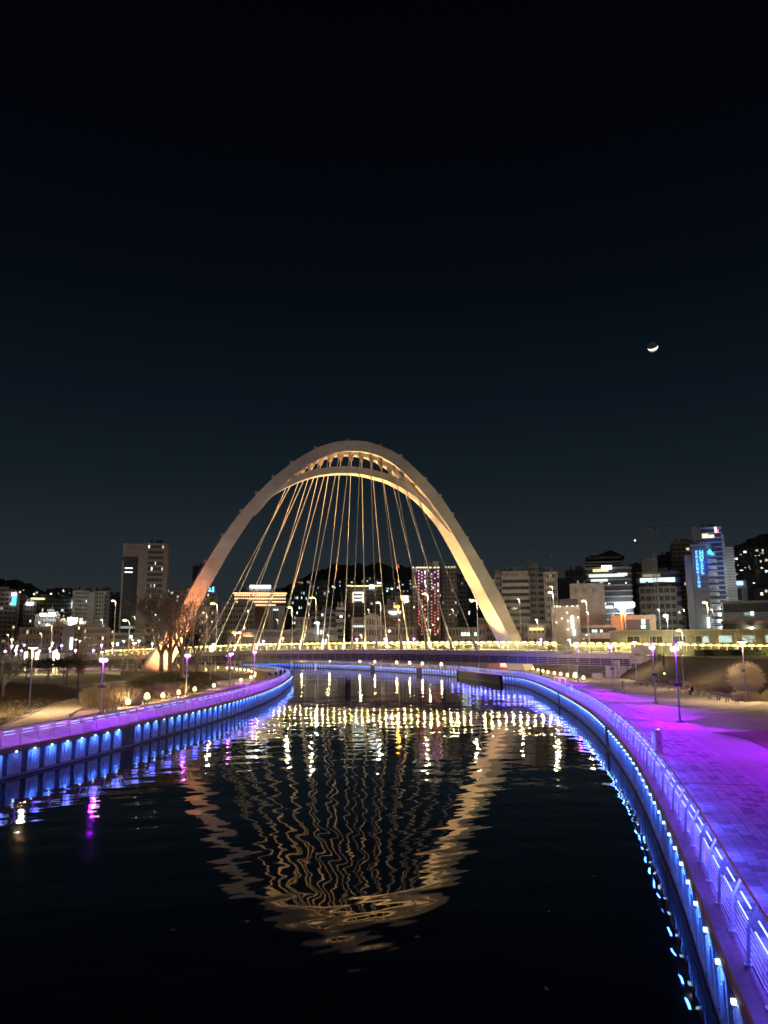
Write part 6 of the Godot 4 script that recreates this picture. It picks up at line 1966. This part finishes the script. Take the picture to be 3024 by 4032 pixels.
# the hotel with its name in vertical blue letters
func blue_hotel():
	var wall = surf("hotel_grey", lin(0.36, 0.37, 0.38), 0.8, 0, "rough", 14.0)
	var b = building("blue_hotel", "tall hotel with glowing blue vertical letters, curved white balconies and lit roof lounge", 2760, 2828, 2082, 385, 26, 27, 5, "dark_glass", surf("hotel_blue_band", lin(0.16, 0.17, 0.26), 0.7), 0.0, "cool")
	var inv = b.o.transform.affine_inverse()
	# banded right wing and slim end wing
	for wing in [[2824, 2849, 2104, 388], [2856, 2886, 2152, 396]]:
		var a = at(wing[0], wing[2], wing[3])
		var c = at(wing[1], wing[2], wing[3])
		var p = inv * Vector3((a.x + c.x) / 2, 2, -wing[3])
		var h = a.y - 2.0
		pbox(b.o, "wing", p + Vector3(0, h / 2, -8), Vector3(c.x - a.x, h, 16), wall)
		for i in 40:
			pbox(b.o, "wing_rib", p + Vector3(0, h * (i + 0.5) / 40.0, 0.2), Vector3(c.x - a.x + 0.1, h / 40.0 * 0.42, 0.5), surf("hotel_rib", lin(0.5, 0.5, 0.48), 0.8))
	var gap = at(2852, 2110, 400)
	pbox(b.o, "glass_shaft", inv * Vector3(gap.x, gap.y / 2 + 1, -408), Vector3(2.4, gap.y - 2, 12), surf("city_glass"))
	# front block: dark glass with rounded white balconies at its right
	var fa = at(2722, 2148, 368)
	var fb = at(2778, 2148, 368)
	var fh = fa.y - 2.0
	var fp = inv * Vector3((fa.x + fb.x) / 2, 2, -368)
	var fw = fb.x - fa.x
	pbox(b.o, "front_block", fp + Vector3(0, fh / 2, -6), Vector3(fw, fh, 12), surf("hotel_front", lin(0.05, 0.055, 0.065), 0.35))
	for i in 17:
		pbox(b.o, "front_line", fp + Vector3(fw * 0.22, fh * (i + 0.5) / 17.0, 0.1), Vector3(fw * 0.56, 0.35, 0.4), wall)
		var q = Geo.new()
		var y = fh * (i + 0.4) / 17.0
		var n := 8
		for k in n:
			var a0 = PI / 2 * k / n
			var a1 = PI / 2 * (k + 1) / n
			var o0 = Vector3(fw / 2 + sin(a0) * 4.6, y, -6.5 + cos(a0) * 6.5)
			var o1 = Vector3(fw / 2 + sin(a1) * 4.6, y, -6.5 + cos(a1) * 6.5)
			var up = Vector3(0, fh / 17.0 * 0.55, 0)
			q.quad(o0, o1, o1 + up, o0 + up)
			q.quad(o0 + up, o1 + up, Vector3(fw / 2, y, -6.5) + up, Vector3(fw / 2, y, -6.5) + up)
		part(b.o, "balcony", q, surf("balcony_white", lin(0.62, 0.62, 0.58), 0.8), Transform3D(Basis(), fp))
	pbox(b.o, "cornice", fp + Vector3(0.8, fh + 0.2, -6), Vector3(fw + 2.4, 0.8, 13), wall)
	pbox(b.o, "side_strip", fp + Vector3(-fw * 0.5 - 1.6, fh * 0.46, -7), Vector3(3.0, fh * 0.92, 10), surf("hotel_strip", lin(0.10, 0.10, 0.125), 0.7))
	var fd = {"o": b.o, "d": 368.0, "z": fp.z}
	board(fd, "sign_board", 2750, 2778, 2165, 2264, glow("sign_navy", Color(0.0, 0.008, 0.26), 1.0), 0.3, 0.3)
	board(fd, "sign_board", 2735, 2750, 2165, 2264, glow("sign_navy"), 0.3, 0.3)
	board(fd, "sign_board", 2743, 2762, 2264, 2316, glow("sign_navy"), 0.3, 0.3)
	var blue = glow("sign_hotel", Color(0.16, 0.66, 1.0), 1.7)
	letters(fd, "HOTEL", [2761, 2762, 2763, 2765, 2767], [2176, 2195, 2213, 2232, 2252], [18, 17, 17, 17, 17], blue, 0.9)
	letters(fd, "toyoko", [2742, 2743, 2744, 2746, 2747, 2748], [2175, 2191, 2206, 2221, 2237, 2252], [17, 13, 13, 13, 16, 13], blue, 0.9)
	letters(fd, "inn", [2751, 2752, 2753], [2275, 2291, 2306], [16, 13, 13], blue, 0.9)
	# the emblem beside the letters: a small hat shape over a slanting bar
	var e = Geo.new()
	var s = [[2785, 2170], [2790, 2164], [2798, 2163], [2804, 2174], [2810, 2177], [2811, 2187], [2798, 2184], [2787, 2178]]
	var c3 = inv * at(2798, 2175, 364)
	for i in s.size():
		e.tri(c3, inv * at(s[(i + 1) % s.size()][0], s[(i + 1) % s.size()][1], 364), inv * at(s[i][0], s[i][1], 364))
	for i in s.size():
		var p0 = inv * at(s[i][0], s[i][1], 364)
		var p1 = inv * at(s[(i + 1) % s.size()][0], s[(i + 1) % s.size()][1], 364)
		e.quad(p0, p1, p1 + Vector3(0, 0, -0.4), p0 + Vector3(0, 0, -0.4))
	part(b.o, "emblem_sign", e, glow("sign_emblem", Color(0.05, 0.5, 1.0), 2.4))
	omni(b.o, inv * at(2760, 2215, 363), lin(0.02, 0.12, 1.0), 30.0, 1.0)
	omni(b.o, inv * at(2806, 2185, 372), lin(0.02, 0.1, 1.0), 110.0, 1.0)
	# roof lounge and roof sign
	for l in [[2728, 2742, 2110, 2121, "cool"], [2744, 2760, 2104, 2120, "cool"], [2764, 2790, 2103, 2117, "warm"], [2792, 2812, 2106, 2116, "warm"]]:
		board(b, "lounge_window", l[0], l[1], l[2], l[3], glow("lounge_" + l[4], Color(0.8, 1.0, 0.95) if l[4] == "cool" else Color(1.0, 0.86, 0.55), 1.5), 0.8)
	board(b, "lounge_wall", 2722, 2762, 2078, 2124, surf("hotel_strip"), 0.3, 4.0)
	board(b, "roof_sign", 2813, 2822, 2075, 2096, glow("sign_silver", Color(0.85, 0.9, 1.0), 2.0), 0.8)
	board(b, "roof_sign", 2822, 2830, 2084, 2096, glow("sign_crimson", Color(1.0, 0.12, 0.3), 2.0), 0.8)
	# lit ground floor corner
	board(fd, "lit_corner", 2784, 2796, 2430, 2472, glow("sign_white"), 1.5, 0.8)
	omni(b.o, inv * at(2862, 2440, 368), lin(0.85, 0.97, 1.0), 90.0, 0.6)


# ------------------------------------------------------------------ hills, hillside houses and street lamps
func ridge(called, line: Array, near_d: float, far_d: float, seed_no: int):
	var fn = FastNoiseLite.new()
	fn.seed = seed_no
	fn.frequency = 0.02
	fn.fractal_octaves = 4
	var q = Geo.new()
	var n := 90
	var rows := 10
	var grid = []
	for i in n + 1:
		var col = lerpf(line[0][0], line[-1][0], i / float(n))
		var row = line[-1][1]
		for k in line.size() - 1:
			if col >= line[k][0] and col <= line[k + 1][0]:
				var t = (col - line[k][0]) / float(line[k + 1][0] - line[k][0])
				t = t * t * (3 - 2 * t)
				row = lerpf(line[k][1], line[k + 1][1], t)
		var peak = at(col, row, far_d)
		var up = []
		for j in rows + 1:
			var f = j / float(rows)
			var d = lerpf(near_d, far_d, f)
			var x = peak.x * d / far_d
			var y = lerpf(2.0, peak.y, pow(f, 0.85)) + fn.get_noise_2d(x, d) * 9.0 * f + rng.randf_range(-1.0, 3.0) * f
			up.append(Vector3(x, y, -d))
		up.append(Vector3(peak.x * 1.3, 2.0, -far_d * 1.3))
		grid.append(up)
	for i in n:
		for j in rows + 1:
			q.quad(grid[i][j], grid[i + 1][j], grid[i + 1][j + 1], grid[i][j + 1])
	sheet(called, q, surf("hill_wood", lin(0.012, 0.012, 0.010), 0.95))

func hills():
	rng.seed = 404
	ridge("hill", [[980, 2345], [1060, 2330], [1150, 2292], [1240, 2252], [1310, 2232], [1400, 2224], [1500, 2222], [1600, 2234], [1680, 2248], [1800, 2262], [1900, 2300], [1980, 2350]], 780.0, 1500.0, 1)
	ridge("hill", [[2560, 2320], [2700, 2250], [2840, 2196], [2900, 2152], [2960, 2122], [3024, 2103], [3200, 2080], [3500, 2140], [3900, 2260]], 620.0, 1250.0, 2)
	ridge("hill", [[-900, 2350], [-500, 2320], [-200, 2306], [-40, 2294], [60, 2286], [110, 2302], [165, 2327], [300, 2336], [430, 2342], [800, 2360]], 900.0, 1700.0, 3)
	ridge("hill", [[1900, 2350], [2050, 2330], [2200, 2300], [2290, 2262], [2420, 2240], [2520, 2210], [2600, 2205], [2700, 2240], [2760, 2330]], 900.0, 1500.0, 4)
	var flag = thing("lit_sail", "small red lit sail shape on the crest of the central hill", "landmark", at(1565, 2243, 1420))
	var q = Geo.new()
	q.hexa([Vector3(-5, 0, 1), Vector3(3.5, 0, 1), Vector3(3.5, 0, -1), Vector3(-5, 0, -1), Vector3(0.6, 9.5, 0.5), Vector3(2.4, 10, 0.5), Vector3(2.4, 10, -0.5), Vector3(0.6, 9.5, -0.5)])
	part(flag, "sail_light", q, glow("sail_red", Color(1.0, 0.12, 0.14), 0.8))
	var wall = surf("house_dim", lin(0.2, 0.19, 0.17), 0.9)
	var roof = surf("house_roof", lin(0.06, 0.05, 0.05), 0.8)
	var areas = [[1290, 1860, 2288, 2350, 64, 700.0, "on the central hill", ["above the bluish office", "near the neon roofline", "over the neon frame", "right of the neon frame", "above the pediment", "left of the red sail", "below the red sail", "by the yellow billboard", "left of the pink tower", "behind the pink tower", "right of the pink tower"]], [2880, 3060, 2160, 2350, 44, 560.0, "on the right hill", ["beside the blue hotel", "above the white block", "above the blue sign strip", "over the grey hall", "at the picture edge"]], [1130, 1300, 2296, 2400, 22, 640.0, "at the hill foot", ["right of the lantern hotel", "among the leftmost towers", "between the hillside towers", "right of the balcony tower"]], [60, 300, 2322, 2338, 9, 900.0, "on the far-left ridge", ["above the white block", "above the yellow roofline", "above the square windows", "beside the pale slab"]], [1720, 1890, 2270, 2420, 16, 640.0, "behind the right cables", ["by the shaded wing", "above the low house", "beside the grey tower", "against the arch leg"]]]
	for ar in areas:
		for i in ar[4]:
			var col = rng.randf_range(ar[0], ar[1])
			var row = rng.randf_range(ar[2], ar[3])
			var d = ar[5] + (ar[3] - row) / (ar[3] - ar[2]) * 260.0
			var p = at(col, row, d)
			var w = rng.randf_range(6, 12)
			var h = rng.randf_range(7, 13)
			var n_lit = 1 + rng.randi() % 3
			var tone = ["warm", "cool", "white"][rng.randi() % 3]
			var marks = ar[7]
			var mark = marks[clampi(int((col - ar[0]) / (ar[1] - ar[0]) * marks.size()), 0, marks.size() - 1)]
			var level = ["high", "midway", "low"][clampi(int((row - ar[2]) / (ar[3] - ar[2]) * 3.0), 0, 2)]
			var build = ("tall" if h > w * 1.25 else ("wide" if w > h * 1.1 else ("big" if w * h > 90 else "square")))
			var label = ""
			for t in 40:
				label = "%s house with %s, %s %s, %s" % [build, ["one %s window" % tone, "two %s windows" % tone, "three %s windows" % tone][n_lit - 1], level, ar[6], mark]
				if not used.has(label):
					break
				n_lit = 1 + rng.randi() % 3
				tone = ["warm", "cool", "white"][rng.randi() % 3]
			used[label] = 1
			var o = thing("hillside_house", label, "house", p + Vector3(0, -h * 0.6, 0), rng.randf_range(-0.3, 0.3), "houses " + ar[6])
			pbox(o, "wall", Vector3(0, h / 2 - 6, 0), Vector3(w, h + 12, w), wall)
			pbox(o, "roof", Vector3(0, h + 0.25, 0), Vector3(w + 0.6, 0.5, w + 0.6), roof)
			for k in n_lit:
				pbox(o, "lit_window", Vector3(rng.randf_range(-0.35, 0.35) * w, rng.randf_range(0.3, 0.85) * h, w / 2 + 0.06), Vector3(rng.randf_range(1.2, 2.6), rng.randf_range(1.2, 2.2), 0.12), _window_tone(tone))

func streets():
	var list = [[188, 2461, 3.2, 245, "with a yellow glow in front of the reddish low house"], [445, 2366, 2.0, 300, "high yellow one by the right edge of the pale apartment slab"], [491, 2443, 3.4, 240, "yellow one at the foot of the tall tower"], [838, 2377, 2.8, 235, "yellow one just right of the arch leg"], [800, 2414, 2.6, 262, "smaller yellow one behind the arch leg"], [1139, 2392, 1.6, 235, "between cables below the lantern hotel"], [1228, 2354, 2.6, 235, "tallest between cables left of the middle"], [1488, 2374, 1.4, 240, "in front of the pediment house"], [1672, 2339, 1.6, 240, "in front of the pink lit tower"], [1864, 2365, 2.0, 235, "beside the inner edge of the right arch leg"], [2166, 2333, 1.4, 228, "right of the arch, in front of the white end block"], [2298, 2367, 1.2, 232, "in front of the blank white hall"], [2774, 2373, 1.2, 232, "in front of the blue hotel"], [2673, 2484, 1.2, 190, "low one over the long low building"]]
	for s in list:
		street_lamp("tall street lamp, " + s[4], at(s[0], s[1], s[3]), s[2] * 0.35 + 0.4, STREET if s[3] > 200 else 14.0)
	street_lamp("amber street lamp blazing over the dark hotel sign", at(1562, 2388, 300), 0.6, STREET * 2.0, Color(1.0, 0.55, 0.08), Color(1.0, 0.5, 0.12), 2.6)
	street_lamp("amber lamp on the orange lit hall", at(2456, 2417, 338), 0.5, 120, Color(1.0, 0.55, 0.08), Color(1.0, 0.45, 0.1), 1.6)
	street_lamp("amber lamp low behind the left cables", at(922, 2490, 300), 0.5, 160, Color(1.0, 0.55, 0.08), Color(1.0, 0.5, 0.12), 1.9)
	street_lamp("white lamp next to the low amber lamp", at(943, 2491, 300), 0.5, 160, Color(1.0, 0.95, 0.75), Color(1.0, 0.9, 0.7), 1.4)
	street_lamp("cool white lamp board over the brown block", at(2621, 2424, 330), 0.6, 220, Color(1.0, 1.0, 0.95), Color(0.95, 1.0, 0.95), 2.6)
	street_lamp("cool white double lamp above the deck left of the middle", at(1248, 2453, 300), 0.5, 160, Color(0.9, 1.0, 1.0), Color(0.9, 1.0, 1.0), 2.2)
	street_lamp("white lamp post right of the hotel letters", at(2241, 2520, 280), 0.4, 60, Color(0.9, 1.0, 1.0), Color(0.9, 1.0, 1.0), 1.4)
	# lamps of the streets between the houses
	var low = [[30, 2500, 360], [160, 2495, 310], [330, 2490, 372], [400, 2440, 375], [520, 2520, 318], [610, 2420, 345], [690, 2500, 360], [960, 2470, 398], [1090, 2440, 395], [1200, 2500, 350], [1290, 2500, 335], [1420, 2500, 345], [1450, 2400, 425], [1570, 2440, 360], [1690, 2480, 365], [1780, 2400, 385], [1990, 2440, 338], [2040, 2360, 335], [2110, 2440, 335], [2170, 2310, 340], [2310, 2410, 330], [2310, 2500, 325], [2440, 2400, 340], [2590, 2400, 360], [2690, 2400, 400], [2800, 2400, 350], [2862, 2400, 374], [2960, 2470, 300]]
	var i := 0
	for s in low:
		var p = at(s[0], s[1], s[2])
		street_lamp("small lamp of the town streets, %s" % _place(s[0], i), p, 0.6, TOWN * (1.9 if s[0] > 1980 and s[0] < 2360 else (2.2 if s[0] > 2840 else (3.0 if s[0] > 300 and s[0] < 420 else (0.8 if s[0] < 700 else 1.0)))), Color(1.0, 0.95, 0.8), Color(1.0, 0.9, 0.72), 0.9)
		i += 1

func _place(col: int, i: int) -> String:
	var marks = [[60, "by the reddish brown apartment block"], [200, "by the brick house"], [360, "below the pale apartment slab"], [450, "at the right half of the pale apartment slab"], [560, "under the tall tower"], [650, "by the brown balcony block"], [750, "behind the big bare trees"], [1000, "before the grey block left of the lantern hotel"], [1130, "at the slotted concrete tower"], [1230, "by the little cream house"], [1310, "by the bluish office"], [1430, "by the cream office"], [1480, "before the neon framed block"], [1600, "at the dark hotel"], [1720, "at the pink lit tower"], [1800, "at the shaded wing of the pink tower"], [2000, "left before the white office"], [2060, "high before the white office ribbons"], [2130, "at the recessed wing of the white office"], [2200, "before the bright white end block"], [2400, "at the blank white hall, " + ("upper" if i == 20 else "lower")], [2500, "below the stepped office"], [2620, "before the brown block"], [2720, "at the brown tower"], [2820, "left of the hotel's lit corner"], [2900, "right of the hotel's lit corner"], [9999, "before the grey hall"]]
	for m in marks:
		if col < m[0]:
			return m[1]
	return ""


func extras():
	# a tower crane between the office and the brown tower, barely seen against the sky
	var foot = at(2596, 2500, 372)
	var top = at(2590, 2078, 372)
	var o = thing("tower_crane", "thin dark tower crane rising left of the brown tower", "crane", Vector3(foot.x, 2, foot.z))
	var iron = surf("crane_steel", lin(0.07, 0.065, 0.06), 0.6, 0.2)
	var h = top.y - 2.0
	var q = Geo.new()
	for c in [Vector3(-0.8, 0, -0.8), Vector3(0.8, 0, -0.8), Vector3(0.8, 0, 0.8), Vector3(-0.8, 0, 0.8)]:
		q.tube([c, c + Vector3(0, h, 0)], 0.12, 4)
	for i in int(h / 2.5):
		var a = Vector3(-0.8, i * 2.5, 0.8)
		q.tube([a, a + Vector3(1.6, 2.5, 0)], 0.07, 3)
		q.tube([a + Vector3(1.6, 0, 0), a + Vector3(1.6, 2.5, -1.6)], 0.07, 3)
	part(o, "mast", q, iron)
	var j = Geo.new()
	j.tube([Vector3(-4, h, 0), Vector3(12, h + 1.6, 0)], 0.22, 4)
	j.tube([Vector3(-4, h, 0), Vector3(0, h + 4.0, 0), Vector3(12, h + 1.6, 0)], 0.09, 3)
	part(o, "jib", j, iron)
	pbox(o, "cab", Vector3(0.9, h - 1.6, 0.8), Vector3(1.6, 2.0, 1.6), iron)
	pbox(o, "counterweight", Vector3(-3.6, h - 0.9, 0), Vector3(1.6, 1.6, 1.4), iron)
	var star = thing("star", "single bright evening star low above the stepped office", "star", EYE + along_sight(2500, 2128).normalized() * 4200.0)
	pball(star, "star_light", Vector3.ZERO, Vector3(9, 9, 9), glow("star_glow", Color(1.0, 0.85, 0.6), 3.0))
	# fallen leaves and foam drifting on the canal
	rng.seed = 606
	var lv = Geo.new()
	for i in 60:
		var z = -rng.randf_range(14.0, 110.0)
		var x = rng.randf_range(-17.0, 3.0 + 14.0 * minf(1.0, -z / 60.0))
		var s = rng.randf_range(0.05, 0.16)
		var a = rng.randf() * TAU
		var u = Vector3(cos(a), 0, sin(a)) * s
		var w = Vector3(-sin(a), 0.1, cos(a)) * s * 0.5
		var c = Vector3(x, 0.012, z)
		lv.quad(c - u, c + w, c + u, c - w)
	# dry grass on the left lawn and the right slope, litter on the promenade
	var tuft = Geo.new()
	for i in 5200:
		var left = i < 3400
		var p = Vector3(rng.randf_range(-62.0, -29.0), 2.0, rng.randf_range(-135.0, -58.0)) if left else Vector3.ZERO
		if left and p.x > -24.0 - (p.z + 60.0) * 0.02 - 7.0:
			continue
		if left and lawn_bits.any(func(poly): return Geometry2D.is_point_in_polygon(Vector2(p.x, p.z), poly)):
			continue
		if not left:
			var k = rng.randf_range(0.0, 6.0)
			var c0 = Vector3(TOE[int(k)][0], 2.0, TOE[int(k)][1]).lerp(Vector3(TOE[int(k) + 1][0], 2.0, TOE[int(k) + 1][1]), k - int(k))
			var c1 = Vector3(CREST[int(k)][0], 6.5, CREST[int(k)][1]).lerp(Vector3(CREST[int(k) + 1][0], 6.5, CREST[int(k) + 1][1]), k - int(k))
			p = c0.lerp(c1, rng.randf())
		tuft.tint = Color.WHITE * rng.randf_range(0.35, 1.0)
		tuft.tint.a = 1.0
		for b in 4:
			var q0 = p + Vector3(rng.randfn() * 0.12, 0, rng.randfn() * 0.12)
			var tip = q0 + Vector3(rng.randfn() * 0.14, rng.randf_range(0.15, 0.45), rng.randfn() * 0.14)
			tuft.tri(q0 - Vector3(0.03, 0, 0), q0 + Vector3(0.03, 0, 0), tip)
	var grass = part(self, "dry_grass", tuft, leafy("grass_straw", lin(0.20, 0.15, 0.06)))
	grass.set_meta("kind", "stuff")
	grass.set_meta("label", "tufts of dry winter grass on lawn and slope")
	var lit = Geo.new()
	for i in 260:
		var c = at_s(right_way, rng.randf_range(28.0, 110.0), rng.randf_range(0.5, 10.0), 2.045)
		var s = rng.randf_range(0.03, 0.08)
		var a = rng.randf() * TAU
		lit.quad(c - Vector3(cos(a), 0, sin(a)) * s, c + Vector3(-sin(a), 0.2, cos(a)) * s * 0.6, c + Vector3(cos(a), 0.3, sin(a)) * s, c - Vector3(-sin(a), 0, cos(a)) * s * 0.6)
	var fallen = part(self, "fallen_leaves", lit, surf("leaf_brown", lin(0.12, 0.08, 0.05), 0.85))
	fallen.set_meta("kind", "stuff")
	fallen.set_meta("label", "small dry leaves blown over the right promenade")
	var drift = part(self, "floating_leaves", lv, surf("leaf_litter", lin(0.16, 0.14, 0.10), 0.8))
	drift.set_meta("kind", "stuff")
	drift.set_meta("label", "scattered leaves drifting on the dark canal")


func palette():
	surf("box_black", lin(0.02, 0.02, 0.02), 0.5)
	surf("recess", lin(0.02, 0.02, 0.025), 0.9)
	surf("dark_glass", lin(0.01, 0.012, 0.013), 0.08)
	surf("city_glass", lin(0.012, 0.014, 0.016), 0.12)
	surf("city_glass_dark", lin(0.006, 0.007, 0.009), 0.08)
	surf("wall_pale", lin(0.52, 0.52, 0.49), 0.85, 0, "rough", 16.0)
	surf("wall_brick", lin(0.24, 0.12, 0.08), 0.9, 0, "rough", 10.0)
	surf("wall_blue_white", lin(0.50, 0.52, 0.56), 0.85, 0, "rough", 18.0)
	surf("hotel_strip", lin(0.10, 0.10, 0.125), 0.7)
	surf("kerb_pale", lin(0.4, 0.36, 0.32), 0.8, 0, "rough", 2.0)
	surf("frame_pale", lin(0.5, 0.48, 0.4), 0.6)
	surf("bark_dark", lin(0.09, 0.07, 0.05), 0.9)
	glow("sign_white", Color(0.95, 1.0, 0.98), 4.0)
	glow("window_mint", Color(0.75, 1.0, 0.85), 2.5)
	for k in 3:
		var e = [0.35, 0.9, 2.2][k]
		glow("window_cool_%d" % (k + 1), Color(0.72, 0.95, 0.9), e)
		glow("window_warm_%d" % (k + 1), Color(1.0, 0.82, 0.5), e)
		glow("window_white_%d" % (k + 1), Color(0.98, 1.0, 0.92), e)


func _ready():
	look()
	palette()
	make_moon()
	make_water()
	banks()
	embankment()
	hills()
	bridge()
	flood_mast("floodlight mast on the right promenade aimed at the arch face", Vector3(37, 2, -158), [arch_point(Vector3(95, 26, 0), 0), arch_point(Vector3(82, 44, 0), 0), arch_point(Vector3(62, 60, 0), 0)], lin(1.0, 0.79, 0.53), 380.0 * ARCHLIGHT, 13.0)
	flood_mast("floodlight mast on the left bank aimed at the arch face", Vector3(-30, 2, -150), [arch_point(Vector3(14, 20, 0), 0), arch_point(Vector3(24, 38, 0), 0), arch_point(Vector3(42, 56, 0), 0)], lin(1.0, 0.79, 0.56), 340.0 * ARCHLIGHT, 13.0)
	flood_mast("violet floodlight mast on the left bank washing the side of the bridge", Vector3(-27, 2, -140), [edge(NEAR, 1000) + Vector3(0, -3, 0), edge(NEAR, 1350) + Vector3(0, -3, 0)], lin(0.62, 0.30, 1.0), 340.0, 16.0)
	flood_mast("violet floodlight mast on the right plaza washing the side of the bridge", Vector3(41, 2, -118), [edge(NEAR, 2300) + Vector3(0, -3, 0), edge(NEAR, 1800) + Vector3(0, -3, 0)], lin(0.50, 0.22, 1.0), 340.0, 16.0)
	city()
	var hall_roof = at(2950, 2370, 336)
	flood_mast("floodlight on the roof of the grey hall aimed at the hotel wings", hall_roof, [at(2850, 2190, 390), at(2868, 2330, 392)], lin(0.95, 1.0, 0.98), 480.0, 20.0)
	streets()
	lamps()
	greenery()
	extras()
	furniture()
	people()

const WAVE := 0.0026
const QUAY := 2.2
const LEDBAR := 4.5
const RAILGLOW := 4.0
const GLOBE := 9.0
const ARCHLIGHT := 1.0
const VIOLET := 215.0
const DISC := 75.0
const STREET := 50.0
const TOWN := 19.0
